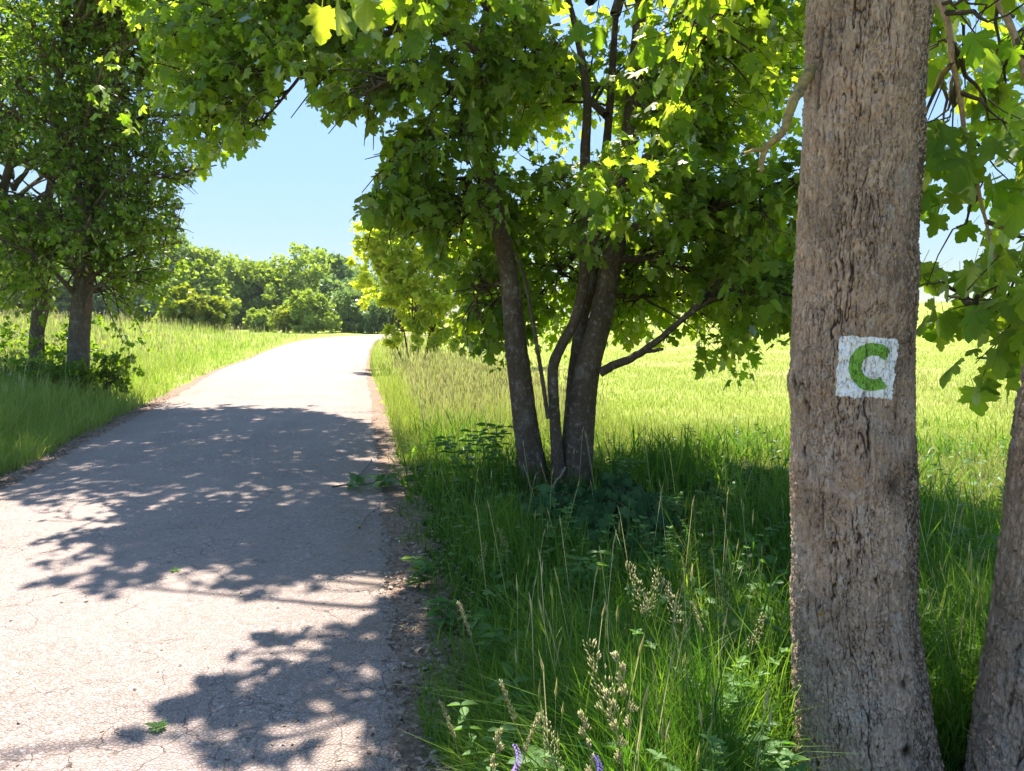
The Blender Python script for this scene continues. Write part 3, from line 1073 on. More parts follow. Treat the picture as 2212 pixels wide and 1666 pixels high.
def mextra(TH, ZZ):
    d = np.zeros_like(TH)
    s = np.zeros_like(TH)
    for th, z, w, dp, dk in _sc:
        rr = np.hypot((TH - th) * 0.2, (ZZ - z) * 0.8)
        q = rr / w + 0.8 * (vnoise(TH * 22 + 90, ZZ * 26 + 30, 256, 3) - 0.5)
        d += dp * np.exp(-q ** 2 * 1.2)
        if dp > 0.008:
            d += -0.014 * np.exp(-(q * 2.6) ** 2)
            s = np.maximum(s, dk * np.exp(-(q * 2.4) ** 2))
        else:
            s = np.maximum(s, dk * np.exp(-q ** 2 * 1.5))
    # a raised lip of torn bark down the left flank
    lip = np.exp(-((TH + R(80)) / R(12)) ** 2) * (0.032 * np.exp(-((ZZ - 1.35) / 0.075) ** 2) + 0.006 * (vnoise(TH * 0 + 7, ZZ * 7 + 20, 256, 5)))
    slot = np.exp(-((TH + R(66) + 0.05 * np.sin(ZZ * 9)) / R(2.2)) ** 2) * ss(1.25, 1.4, ZZ) * (0.1 + 0.9 * (vnoise(TH * 0, ZZ * 3 + 11, 256, 6) > 0.62))
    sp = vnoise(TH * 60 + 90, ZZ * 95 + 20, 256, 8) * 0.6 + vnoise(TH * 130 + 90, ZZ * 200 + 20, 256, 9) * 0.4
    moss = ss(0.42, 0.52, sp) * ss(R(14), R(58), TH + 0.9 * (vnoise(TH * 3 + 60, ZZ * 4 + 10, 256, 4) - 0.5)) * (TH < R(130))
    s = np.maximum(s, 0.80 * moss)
    d = d + 0.028 * np.exp(-np.maximum(ZZ, 0) / 0.13) * (0.45 + 0.55 * np.cos(TH * 5 + 0.8))
    d = d + lip - 0.014 * slot
    s = np.maximum(s, 0.55 * slot)
    return d, s


zs = np.concatenate([np.linspace(-0.1, 2.95, 860), np.linspace(3.0, 6.5, 40)])
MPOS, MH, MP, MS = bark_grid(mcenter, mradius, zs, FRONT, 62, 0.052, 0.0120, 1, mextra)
marked = Tree('sycamore_tree', (1.17, TY, 0.0), 'thick trunked sycamore painted with a green letter C on a white square', seed=11, bark='bark_big')
mb = MB()
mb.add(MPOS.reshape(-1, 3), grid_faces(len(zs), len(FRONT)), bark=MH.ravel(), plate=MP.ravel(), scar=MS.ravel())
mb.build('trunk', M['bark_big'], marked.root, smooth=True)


def trunk_point(th, z, off, fill=0.0):
    """bilinear lookup on the displaced trunk, pushed out by off"""
    it = np.clip(np.searchsorted(FRONT, th) - 1, 0, len(FRONT) - 2)
    iz = np.clip(np.searchsorted(zs, z) - 1, 0, len(zs) - 2)
    ft = ((th - FRONT[it]) / (FRONT[it + 1] - FRONT[it]))[..., None]
    fz = ((z - zs[iz]) / (zs[iz + 1] - zs[iz]))[..., None]
    p = (MPOS[iz, it] * (1 - ft) + MPOS[iz, it + 1] * ft) * (1 - fz) + (MPOS[iz + 1, it] * (1 - ft) + MPOS[iz + 1, it + 1] * ft) * fz
    h = ((MH[iz, it][..., None] * (1 - ft) + MH[iz, it + 1][..., None] * ft) * (1 - fz) + (MH[iz + 1, it][..., None] * (1 - ft) + MH[iz + 1, it + 1][..., None] * ft) * fz)[..., 0]
    n = np.stack([np.sin(th), -np.cos(th), np.zeros_like(th)], -1)
    return p + n * (off + fill * (1 - h))[..., None], h


# painted white square, ragged where the brush met the furrows
ns = 110
s_, t_ = np.meshgrid(np.linspace(0, 1, ns), np.linspace(0, 1, ns), indexing='ij')
k_ = np.linspace(0, 1, ns)
rag = lambda sd, a: a * (vnoise(k_ * 17, k_ * 0 + sd, 256, sd) - 0.5) + a * 0.6 * (vnoise(k_ * 45, k_ * 0 + sd, 256, sd + 1) - 0.5)
drip = 0.10 * np.exp(-((k_ - 0.50) / 0.018) ** 2) + 0.03 * np.exp(-((k_ - 0.85) / 0.03) ** 2)
top, bot = rag(3, 0.025), rag(5, 0.045) - drip
lef, rig = rag(7, 0.03), rag(9, 0.04)
S2 = s_ * (1 + rig[None, :] - lef[None, :]) + lef[None, :]
T2 = t_ * (1 + top[:, None] - bot[:, None]) + bot[:, None]
c00, c10, c11, c01 = (np.array(c, float) for c in ((1804, 855), (1927, 861), (1939, 733), (1815, 725)))
XY = (c00 * ((1 - S2) * (1 - T2))[..., None] + c10 * (S2 * (1 - T2))[..., None] + c11 * (S2 * T2)[..., None] + c01 * ((1 - S2) * T2)[..., None])
th, zz = scr2trunk(XY[..., 0], XY[..., 1])
pp, hh = trunk_point(th, zz, 0.0014, 0.0008)
mb = MB()
mb.add(pp.reshape(-1, 3), grid_faces(ns, ns, False), bark=hh.ravel())
mark = mb.build('painted_square', M['white_paint'], marked.root, smooth=True)
mark['label'] = 'white painted square on the bark'
# letter C
na, nr = 170, 34
aa, ra = np.meshgrid(np.linspace(R(38), R(305), na), np.linspace(0, 1, nr), indexing='ij')
wo = 1 + 0.035 * (vnoise(np.linspace(0, 30, na), np.zeros(na), 256, 12) - 0.5)
wi = 1 + 0.05 * (vnoise(np.linspace(0, 22, na), np.zeros(na), 256, 13) - 0.5)
ro, ri = 478 * wo[:, None], 236 * wi[:, None]
aa = aa + R(9) * (ra - 0.5) * (1 - np.linspace(0, 1, na))[:, None]
rad = ri * (1 - ra) + ro * ra
cx = 1040 + 22 * (1 - ra) + np.cos(aa) * rad * (0.99)
cy = 775 + 5 * (1 - ra) - np.sin(aa) * rad * (1.0)
lx, ly = (2050 + cx / 7.93) * 0.86406, (820 + cy / 7.93) * 0.86406
th, zz = scr2trunk(lx, ly)
pp, hh = trunk_point(th, zz, 0.0024, 0.0008)
mb = MB()
mb.add(pp.reshape(-1, 3), grid_faces(na, nr, False)[:, ::-1], bark=hh.ravel())
let = mb.build('letter_c', M['green_paint'], mark, smooth=True)
let['label'] = 'green painted letter C'

# boughs of the marked tree: one reaching left over the camera's view, some to the right
for pts, r0, r1, n, ln, lf in (
        ([(1.05, 2.45, 3.35), (0.75, 2.75, 3.25), (0.3, 3.1, 3.1), (-0.2, 3.3, 2.98), (-0.55, 3.4, 2.86)], 0.05, 0.008, 11, 0.45, 0.125),
        ([(1.1, 2.5, 3.9), (0.6, 3.3, 3.7), (0.1, 4.2, 3.55), (-0.5, 4.9, 3.5)], 0.06, 0.01, 12, 0.7, 0.125),
        ([(1.12, 2.5, 4.2), (1.1, 3.6, 4.0), (1.15, 4.6, 3.7), (1.3, 5.3, 3.4)], 0.06, 0.01, 15, 0.7, 0.12),
        ([(1.15, 2.5, 4.6), (1.9, 3.2, 4.4), (2.5, 4.2, 3.9)], 0.05, 0.01, 14, 0.7, 0.12)):
    marked.limb(pts, r0, r1)
    marked.spray(pts, n, ln, lf, t0=0.25, hang=1.3, tw=0.12, droop=0.4)
# upper crown, above the picture: gives the shade and the leaves seen when looking up
for a in range(6):
    an = a * 2.4
    e = np.array([1.2 + 2.6 * math.cos(an), 2.6 + 2.4 * math.sin(an), 5.6 + 0.5 * (a % 4)])
    pts = [(1.18, TY, 4.2 + 0.18 * a), tuple((np.array([1.18, TY, 4.6 + 0.2 * a]) + e) / 2 + [0, 0, 0.2]), tuple(e)]
    marked.limb(pts, 0.04, 0.01, 6)
    marked.spray(pts, 8, 0.9, 0.14, t0=0.3, tw=0.14)
# lichen covered dead branch between the trunk and the middle tree
dead = at(1742, 175, 2.42)
dp = [at(1755, 150, 2.42), at(1728, 190, 2.36), at(1708, 235, 2.32), at(1690, 285, 2.30), at(1655, 320, 2.29), at(1640, 372, 2.28)]
marked.bark = 'lichen_branch'
marked.limb(dp, 0.019, 0.007, 10, 'dead_branch')
dp2 = [at(1655, 322, 2.29), at(1630, 325, 2.27), at(1605, 332, 2.25)]
marked.limb(dp2, 0.008, 0.004, 6, 'dead_branch')
marked.bark = 'bark_big'
marked.finish(300)

# ------------------------------------------------------------------ leaning tree at the right edge
LY = 2.30
zk2 = np.array([-0.1, 0.2, 0.7, 1.45, 2.4, 4.0, 5.5])
ck2 = np.array([1.70, 1.705, 1.73, 1.775, 1.86, 2.0, 2.15])
rk2 = np.array([0.27, 0.235, 0.215, 0.205, 0.19, 0.14, 0.06])
zs2 = np.concatenate([np.linspace(-0.1, 1.9, 420), np.linspace(1.95, 5.5, 30)])
FR2 = np.concatenate([np.linspace(R(-120), R(40), 150, endpoint=False), np.linspace(R(40), R(240), 40, endpoint=False)])
pos, h, pl, scr = bark_grid(lambda z: np.column_stack([np.interp(z, zk2, ck2), LY + 0 * z]), lambda z: np.interp(z, zk2, rk2), zs2, FR2, 46, 0.075, 0.015, 21)
lean = Tree('sycamore_tree', (1.68, LY, 0.0), 'sycamore trunk leaning right at the right edge of the photo', seed=23, bark='bark_big')
mb = MB()
mb.add(pos.reshape(-1, 3), grid_faces(len(zs2), len(FR2)), bark=h.ravel(), plate=pl.ravel(), scar=scr.ravel())
mb.build('trunk', M['bark_big'], lean.root, smooth=True)
for pts, r0, r1, n, ln, lf in (
        ([(1.95, 2.35, 3.4), at(2045, -120, 2.9), at(2050, 60, 2.95), at(2075, 230, 3.0), at(2110, 400, 3.05), at(2150, 560, 3.1)], 0.016, 0.005, 13, 0.32, 0.125),
        ([(2.0, 2.4, 3.8), at(2150, -150, 3.6), at(2200, 100, 3.7), at(2240, 300, 3.7), at(2235, 520, 3.6), at(2215, 680, 3.5)], 0.022, 0.006, 17, 0.42, 0.13),
        ([(2.0, 2.5, 3.9), at(2230, 200, 3.4), at(2320, 480, 3.6), at(2260, 640, 3.4), at(2160, 660, 3.3), at(2050, 640, 3.2)], 0.022, 0.005, 16, 0.34, 0.115),
        ([(2.05, 2.5, 4.3), (2.6, 4.0, 4.6), (3.1, 5.4, 4.3), (3.6, 6.4, 3.9)], 0.06, 0.012, 22, 0.9, 0.13),
        ([(2.0, 2.5, 4.2), (2.3, 3.9, 4.3), (2.5, 5.2, 4.0), (2.75, 6.2, 3.5)], 0.06, 0.012, 22, 0.9, 0.13),
        ([(2.0, 2.5, 4.8), (2.6, 4.6, 5.2), (3.0, 6.6, 5.0), (3.3, 8.0, 4.4)], 0.06, 0.012, 22, 1.0, 0.13)):
    lean.limb(pts, r0, r1)
    lean.spray(pts, n, ln, lf, t0=0.3, hang=1.2, tw=0.11, droop=0.3, soft=0.9)
for a in range(4):
    an = a * 1.05 - 1.2
    e = np.array([2.2 + 2.4 * math.cos(an), 2.6 + 2.2 * math.sin(an), 5.4 + 0.4 * (a % 3)])
    pts = [(2.05, LY, 4.3 + 0.15 * a), tuple((np.array([2.1, LY, 4.6]) + e) / 2 + [0, 0, 0.3]), tuple(e)]
    lean.limb(pts, 0.04, 0.01, 6)
    lean.spray(pts, 8, 0.9, 0.14, t0=0.3, tw=0.14)
lean.finish(300)

# ------------------------------------------------------------------ the many stemmed tree in the middle
mid = Tree('sycamore_tree', (0.42, 7.0, 0.05), 'many stemmed sycamore rising from an ivy clad base beside the lane', seed=31)


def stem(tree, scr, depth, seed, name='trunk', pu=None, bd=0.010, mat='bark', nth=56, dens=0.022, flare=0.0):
    """scr: rows of (px, py, width_px)"""
    P3 = np.array([np.append(at(a, b, depth + 0.02 * k), c / 1670 * depth / 2) for k, (a, b, c) in enumerate(scr)])
    n = max(20, int(np.linalg.norm(np.diff(P3[:, :3], axis=0), axis=1).sum() / dens))
    q = resample(P3, n)
    c3, rad = q[:, :3], np.maximum(q[:, 3], 0.004)
    T = np.gradient(c3, axis=0)
    T /= np.linalg.norm(T, axis=1, keepdims=True)
    A = np.cross(T, [0.0, 1.0, 0.0]); A /= np.linalg.norm(A, axis=1, keepdims=True)
    B = np.cross(A, T)
    th = np.arange(nth) * 2 * np.pi / nth
    ln = np.concatenate([[0], np.cumsum(np.linalg.norm(np.diff(c3, axis=0), axis=1))])
    pu = pu or 24
    TH, ZZ = np.meshgrid(th, ln)
    u, v = TH / (2 * np.pi) * pu, ZZ / 0.10
    f1, f2, cid = worley(u + 0.6 * (vnoise(u * 0.5, v, pu // 2, seed) - 0.5), v, pu, seed)
    h = ss(0.0, 0.3, f2 - f1) * (0.6 + 0.4 * cid)
    bulge = (vnoise(u * 0.17, v * 0.22, max(1, pu // 6), seed + 3) - 0.5)
    k = np.minimum(1, rad / 0.1)[:, None]
    rr = rad[:, None] * (1 + 0.16 * bulge) + bd * k * (h - 0.6)
    V = c3[:, None, :] + rr[..., None] * (np.cos(TH)[..., None] * A[:, None, :] + np.sin(TH)[..., None] * B[:, None, :])
    m = MB()
    m.add(V.reshape(-1, 3), grid_faces(n, nth), bark=0.45 + 0.55 * h.ravel(), plate=cid.ravel(), scar=np.zeros(h.size))
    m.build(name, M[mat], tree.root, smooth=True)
    return c3


D = 7.0
s1 = stem(mid, [(1172, 1130, 100.8), (1160, 1060, 73.9), (1140, 940, 55.4), (1118, 780, 47.9), (1105, 640, 42.0), (1090, 545, 38.6), (1062, 420, 31.9), (1042, 290, 28.6), (1040, 150, 25.2), (1055, 0, 21.8), (1075, -200, 16.8), (1090, -480, 6.7)], D, 41)
s2 = stem(mid, [(1240, 1130, 88.0), (1244, 1050, 68.8), (1252, 920, 62.4), (1268, 800, 54.4), (1296, 690, 49.6), (1318, 580, 48.0), (1340, 470, 43.2), (1356, 360, 38.4), (1370, 200, 33.6), (1384, 40, 30.4), (1392, -150, 25.6), (1400, -500, 14.4), (1405, -800, 4.8)], D - 0.05, 47)
s3 = stem(mid, [(1212, 1120, 39.6), (1205, 1000, 28.8), (1198, 900, 25.2), (1194, 800, 24.3), (1212, 748, 23.4), (1242, 690, 23.4), (1262, 600, 24.3), (1264, 470, 23.4), (1264, 330, 22.5), (1268, 200, 18.0), (1245, 70, 13.5), (1222, -30, 11.7), (1190, -250, 5.4)], D - 0.12, 53, nth=32)
s4 = stem(mid, [(1215, 1110, 35.2), (1226, 960, 27.2), (1236, 830, 24.0), (1252, 720, 24.8), (1276, 600, 26.4), (1294, 480, 25.6), (1306, 360, 20.8), (1318, 220, 16.0), (1330, 40, 12.8), (1345, -200, 6.4)], D + 0.25, 59, nth=32)
stem(mid, [(1184, 905, 9), (1176, 850, 9), (1165, 780, 9), (1150, 690, 8), (1132, 600, 7), (1112, 545, 6)], D - 0.18, 61, nth=12)
# broken limb to the right and the big right hand limbs
BR = [(at(1296, 806, D - .05), at(1335, 786, D - .1), at(1385, 762, D - .2), at(1430, 728, D - .3), at(1478, 686, D - .4), at(1530, 640, D - .45), at(1600, 610, D - .5)), 0.043, 0.015]
mid.limb(BR[0], BR[1], BR[2], 12)
mid.limb([at(1392, 760, D - .22), at(1412, 758, D - .3), at(1432, 754, D - .36)], 0.020, 0.013, 8, 'branch_stub')
fwd = lambda px, py, Y: tuple(at(px, py, Y))
boughs = [
    # right side, low, hanging over the field
    ([fwd(1478, 686, 6.6), fwd(1560, 640, 6.4), fwd(1660, 640, 6.2), fwd(1760, 670, 6.1)], .02, .008, 36, 0.75, 0.098),
    ([fwd(1340, 500, 7.0), fwd(1450, 475, 6.7), fwd(1600, 432, 6.4), fwd(1740, 386, 6.2), fwd(1850, 360, 6.1)], .05, .012, 57, 0.85, 0.098),
    ([fwd(1330, 560, 7.0), fwd(1430, 560, 7.2), fwd(1540, 555, 7.4), fwd(1680, 580, 7.5)], .04, .01, 53, 0.85, 0.098),
    ([fwd(1310, 640, 7.1), fwd(1400, 640, 7.6), fwd(1500, 640, 8.0), fwd(1640, 670, 8.2)], .03, .008, 48, 0.7, 0.098),
    ([fwd(1358, 400, 7.0), fwd(1415, 330, 6.9), fwd(1480, 225, 6.7), fwd(1560, 70, 6.5), fwd(1650, -120, 6.3)], .075, .02, 62, 0.9, 0.098),
    ([fwd(1370, 260, 7.0), fwd(1450, 180, 7.4), fwd(1570, 150, 7.8), fwd(1700, 170, 8.0)], .05, .012, 57, 0.9, 0.098),
    # middle, front and back
    ([fwd(1350, 430, 7.0), fwd(1340, 400, 6.3), fwd(1350, 380, 5.7), fwd(1380, 370, 5.3)], .03, .008, 20, 0.5, 0.098),
    ([fwd(1300, 450, 7.3), fwd(1240, 440, 7.9), fwd(1200, 450, 8.4), fwd(1180, 480, 8.8)], .03, .008, 48, 0.8, 0.098),
    ([fwd(1310, 250, 7.3), fwd(1240, 190, 7.9), fwd(1180, 200, 8.5)], .04, .01, 45, 0.9, 0.098),
    ([fwd(1050, 330, 7.1), fwd(1010, 400, 7.6), fwd(1000, 470, 8.1), fwd(990, 540, 8.6)], .03, .008, 48, 0.75, 0.098),
    ([fwd(1235, 560, 7.5), fwd(1210, 585, 8.1), fwd(1185, 620, 8.7), fwd(1160, 660, 9.0)], .025, .006, 42, 0.6, 0.098),
    ([fwd(1320, 600, 7.3), fwd(1390, 600, 8.0), fwd(1440, 620, 8.5), fwd(1500, 660, 8.8)], .025, .006, 45, 0.65, 0.098),
    ([fwd(1290, 520, 7.4), fwd(1310, 540, 8.2), fwd(1340, 590, 8.9), fwd(1360, 640, 9.2)], .025, .006, 42, 0.6, 0.098),
    ([fwd(1500, 480, 6.8), fwd(1560, 520, 7.4), fwd(1620, 560, 7.8), fwd(1690, 600, 8.0)], .025, .006, 42, 0.65, 0.098),
    # left side, low
    ([fwd(1100, 600, 7.1), fwd(1060, 620, 7.3), fwd(1030, 640, 7.5), fwd(1030, 690, 7.6)], .02, .006, 25, 0.5, 0.098),
    ([fwd(1140, 640, 7.2), fwd(1090, 640, 7.7), fwd(1060, 660, 8.0), fwd(1070, 720, 8.0)], .02, .006, 31, 0.6, 0.098),
    ([fwd(1065, 440, 7.1), fwd(990, 450, 6.9), fwd(920, 470, 6.7), fwd(860, 500, 6.6)], .035, .008, 48, 0.6, 0.098),
    ([fwd(1045, 300, 7.1), fwd(980, 290, 6.8), fwd(900, 330, 6.6), fwd(835, 400, 6.5), fwd(800, 450, 6.5)], .035, .008, 53, 0.65, 0.098),
    ([fwd(1042, 240, 7.1), fwd(960, 180, 6.7), fwd(860, 170, 6.5), fwd(770, 210, 6.4)], .035, .008, 53, 0.7, 0.098),
    ([fwd(1240, 130, 7.0), fwd(1180, 125, 6.9), fwd(1120, 135, 6.8), fwd(1050, 170, 6.6)], .03, .01, 36, 0.7, 0.098),
    # left, high, reaching across the lane
    ([fwd(1045, 120, 7.1), fwd(950, 60, 7.2), fwd(860, 62, 7.3), fwd(770, 25, 7.4), fwd(660, 0, 7.5), fwd(520, 20, 7.6)], .06, .012, 60, 0.85, 0.098),
    ([fwd(860, 62, 7.3), fwd(760, 110, 7.4), fwd(640, 150, 7.5), fwd(540, 185, 7.6), fwd(400, 175, 7.7)], .03, .008, 57, 0.75, 0.098),
    ([fwd(760, 20, 7.4), fwd(640, 60, 7.7), fwd(520, 70, 7.9), fwd(380, 60, 8.0), fwd(290, 90, 8.0)], .03, .008, 60, 0.75, 0.098),
    ([fwd(700, 100, 7.4), fwd(620, 200, 7.5), fwd(570, 260, 7.6), fwd(530, 300, 7.6)], .018, .006, 31, 0.5, 0.098),
    ([fwd(520, 40, 7.7), fwd(420, 30, 7.9), fwd(320, 70, 8.0), fwd(240, 130, 8.0)], .02, .006, 36, 0.6, 0.098),
    ([fwd(640, 150, 7.5), fwd(560, 210, 7.7), fwd(480, 240, 7.8), fwd(440, 270, 7.8)], .018, .006, 28, 0.5, 0.098),
    ([fwd(1060, 20, 7.1), fwd(1000, -40, 7.6), fwd(860, -60, 8.2), fwd(700, -50, 8.6)], .05, .012, 51, 0.9, 0.098),
]
for pts, r0, r1, n, ln, lf in boughs:
    mid.limb(pts, r0, r1)
    mid.spray(pts, n, ln, lf, t0=0.15, hang=1.1, tw=0.082)
# upper crown above the picture
for a in range(26):
    an = a * 2.399
    rd = 1.0 + 2.6 * math.sqrt(((a * 7) % 26) / 26)
    e = np.array([0.3 + rd * math.cos(an) * 1.15, 7.3 + rd * math.sin(an), 5.3 + 2.6 * ((a * 5) % 26) / 26])
    b = np.array([0.4 + 0.5 * math.cos(an), 7.0 + 0.4 * math.sin(an), 4.2 + 0.08 * a])
    pts = [tuple(b), tuple((b + e) / 2 + [0, 0, 0.25]), tuple(e)]
    mid.limb(pts, 0.05, 0.012, 6)
    mid.spray(pts, 10, 1.05, 0.14, t0=0.2, tw=0.13)
# long upper boughs over the lane (they throw the wide shade on the asphalt)
for e, n in (((-2.6, 9.6, 6.2), 26), ((-3.6, 8.6, 6.6), 26), ((-2.2, 11.4, 6.8), 26), ((-3.4, 11.0, 7.2), 26), ((-2.0, 8.2, 5.6), 24), ((-1.2, 10.4, 6.4), 26), ((-1.3, 6.3, 4.6), 20), ((-1.9, 6.0, 4.9), 20), ((-1.0, 5.7, 4.4), 20), ((-1.5, 5.3, 4.4), 20), ((-0.8, 5.1, 4.2), 18), ((-1.7, 5.0, 4.6), 16)):
    pts = [(0.2, 7.1, 4.9), (0.2 + (e[0] - 0.2) * .5, 7.1 + (e[1] - 7.1) * .5, (e[2] + 5) / 2 + 0.4), e]
    mid.limb(pts, 0.05, 0.012, 6)
    mid.spray(pts, n, 1.1, 0.15, t0=0.3, tw=0.13)
print('mid leaves', mid.finish(300, lod=((5.5, 'full'), (8.2, 'mid'), (99, 'low'))))

# ------------------------------------------------------------------ trees on the left of the lane
def left_tree(px, base_w, top_scr, depth, seed, label, cr, nb, leaf, sprays, single, extra_stems=()):
    b = at(px, 800, depth)
    g = float(hgt(b[0], depth))
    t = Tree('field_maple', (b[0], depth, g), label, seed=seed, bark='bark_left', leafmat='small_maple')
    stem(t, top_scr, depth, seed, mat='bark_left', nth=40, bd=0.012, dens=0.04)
    for es in extra_stems:
        stem(t, es, depth - 0.3, seed + 9, mat='bark_left', nth=24, dens=0.05)
    for k in range(nb):
        an = k * 2.399 + seed
        zf = (k + 0.5) / nb
        z = cr[4] + (cr[5] - cr[4]) * zf
        prof = math.sin(math.pi * min(1, 0.22 + 0.70 * zf)) ** 0.7
        rd = cr[2] * prof * (0.55 + 0.45 * ((k * 5) % 7) / 6)
        e = np.array([cr[0] + rd * math.cos(an), cr[1] + rd * math.sin(an) * cr[3], z])
        s0 = np.array([b[0] + (cr[0] - b[0]) * zf, depth, z - 0.45 - 0.25 * rd])
        s0[2] = max(s0[2], g + 1.6)
        pts = [tuple(s0), tuple((s0 + e) / 2 + [0, 0, 0.15]), tuple(e)]
        t.limb(pts, 0.05, 0.012, 5)
        t.spray(pts, sprays, 1.0, leaf, t0=0.05, tw=0.125, npair=2, up=0.1, flat=0.3, droop=0.2)
    return t


bx = at(172, 800, 14.0)[0]
lt = left_tree(172, 60, [(165, 900, 58.8), (168, 820, 48.7), (172, 720, 42.0), (180, 620, 38.6), (190, 520, 37.0), (195, 440, 35.3), (205, 330, 26.9), (225, 200, 21.8), (245, 50, 16.8), (250, -200, 10.1)], 14.0, 71,
               'stout field maple with dense dark crown left of the lane', (bx + 0.35, 14.0, 2.35, 1.0, 2.7, 7.8), 48, 0.084, 19, 300,
               extra_stems=([(185, 460, 26), (160, 390, 20), (135, 330, 16), (110, 250, 12), (90, 100, 8)],))
# boughs that reach over the lane high up
over = []
for gy_ in np.arange(6.9, 13.4, 0.85):
    for f_ in np.linspace(-0.06, 1.08, 6):
        gx_ = xl(gy_) + (xr(gy_) - xl(gy_)) * f_
        z_ = random.uniform(6.6, 8.8)
        k_z = z_ / SUNV[2]
        over.append(((float(gx_) + SUNV[0] * k_z + random.uniform(-.2, .2), float(gy_) + SUNV[1] * k_z + random.uniform(-.2, .2), z_), 25))
for e, n in over:
    pts = [(bx, 14.0, 6.4), ((bx + e[0]) / 2, (14 + e[1]) / 2, e[2] - 0.1), e]
    lt.limb(pts, 0.04, 0.010, 6)
    lt.spray(pts, n, 1.0, 0.13, t0=0.74, tw=0.12)
for e in ((430, 380), (440, 330), (400, 450), (390, 500), (330, 560), (300, 600), (250, 620), (470, 250), (440, 150)):
    q = at(e[0], e[1], 13.6)
    pts = [(bx + 0.1, 14.0, q[2] - 0.5), tuple((q + np.array([bx, 14.0, q[2]])) / 2), tuple(q)]
    lt.limb(pts, 0.03, 0.008, 5)
    lt.spray(pts, 24, 0.8, 0.084, t0=0.2, tw=0.12, flat=0.3)
print('left leaves', lt.finish(300, lod=((99, 'low'),), objkind='mid'))

lt2 = left_tree(80, 40, [(85, 900, 40.5), (82, 800, 31.7), (80, 720, 29.0), (88, 660, 33.4), (82, 620, 24.6), (78, 560, 22.9), (95, 470, 19.4), (110, 400, 15.8), (120, 300, 12.3), (125, 100, 7.0)], 14.8, 83,
                'slimmer field maple with a swollen knot standing left of the stout one', (at(60, 800, 14.8)[0] - 0.4, 14.8, 2.2, 1.0, 2.7, 7.6), 34, 0.084, 16, 300,
                extra_stems=([(90, 660, 14), (102, 640, 18), (112, 628, 14)], [(-10, 480, 20), (10, 400, 18), (28, 330, 16), (45, 240, 10)]))
for e in ((10, 480), (60, 520), (120, 560), (30, 420), (110, 600)):
    q = at(e[0], e[1], 14.2)
    pts = [(at(85, 600, 14.8)[0], 14.8, q[2] - 0.4), tuple((q + np.array([at(85, 600, 14.8)[0], 14.8, q[2]])) / 2), tuple(q)]
    lt2.limb(pts, 0.03, 0.008, 5)
    lt2.spray(pts, 18, 0.8, 0.084, t0=0.1, tw=0.12, flat=0.3)
print('left2 leaves', lt2.finish(300, lod=((99, 'low'),), objkind='mid'))


# ------------------------------------------------------------------ bushes and far trees
def blob_tree(name, label, base, lobes, n, leaf, mat, trunk_r, trunk_h, seed, group=None, cat='tree', shell=0.55, shp=CARD, stems=1, spread=0.0):
    r = np.random.default_rng(seed)
    root = empty(name, base, label, cat, group)
    b = np.array(base, float)
    m = MB()
    for s in range(stems):
        an = s * 2.4
        off = np.array([math.cos(an), math.sin(an), 0]) * spread
        top = b + [0, 0, trunk_h] + off * 2.0 + r.normal(size=3) * 0.1 * trunk_h * 0.3
        V, F = tube(resample([b + off * 0.6 - [0, 0, 0.2], (b + off + top) / 2 + r.normal(size=3) * 0.03 * trunk_h, top], 8), np.linspace(trunk_r, trunk_r * 0.45, 8), 7)
        m.add(V, F)
        for c, rad in lobes[: 8]:
            e = b + np.array(c)
            V, F = tube(resample([top - [0, 0, trunk_h * 0.25], (top + e) / 2 + r.normal(size=3) * 0.2, e], 6), np.linspace(trunk_r * 0.4, trunk_r * 0.12, 6), 5)
            m.add(V, F)
    m.build('trunk', M['bark_left'] if False else M['twig'], root)
    P, T = [], []
    vol = np.array([l[1][0] * l[1][2] for l in lobes])
    cnt = np.maximum(8, (n * vol / vol.sum()).astype(int))
    for (c, rad), k in zip(lobes, cnt):
        # sub-clumps on the lobe, leaves round each sub-clump
        nsub = max(5, int(k / 26))
        d = r.normal(size=(nsub, 3)); d /= np.linalg.norm(d, axis=1, keepdims=True)
        d[:, 2] = np.where(d[:, 2] < -0.35, -d[:, 2], d[:, 2])
        rr = shell + (1.02 - shell) * r.random(nsub) ** 0.6
        sub = np.array(c) + d * rr[:, None] * np.array(rad)
        w = r.integers(0, nsub, k)
        q = sub[w] + r.normal(size=(k, 3)) * np.array(rad) * 0.13
        P.append(q + b)
        T.append(d[w] + r.normal(size=(k, 3)) * 0.7)
    P, T = np.vstack(P), np.vstack(T)
    ok = P[:, 2] > b[2] + 0.05
    P, T = P[ok], T[ok]
    U = r.normal(size=P.shape) * 0.8 + [0, 0, 0.9]
    mb = MB()
    add_leaves(mb, shp, P, frames(T, U), leaf * r.uniform(0.6, 1.3, len(P)), np.clip(r.normal(0.45, 0.28, len(P)), 0, 1), r)
    o = mb.build('crown', M[mat], root)
    o['kind'] = 'stuff'
    return root


def lobes_for(w, h, n, r, low=0.15):
    out = []
    for k in range(n):
        a = r.uniform(0, 2 * math.pi)
        zf = low + (0.92 - low) * (k + 0.5) / n
        prof = math.sin(math.pi * (0.18 + 0.72 * zf)) ** 0.8
        d = w * 0.5 * prof * r.uniform(0.15, 0.72)
        s = w * r.uniform(0.20, 0.32)
        out.append(((d * math.cos(a), d * math.sin(a), h * zf * 0.92), (s, s, s * r.uniform(0.65, 0.9))))
    out.append(((0, 0, h * 0.55), (w * 0.36, w * 0.36, h * 0.36)))
    return out


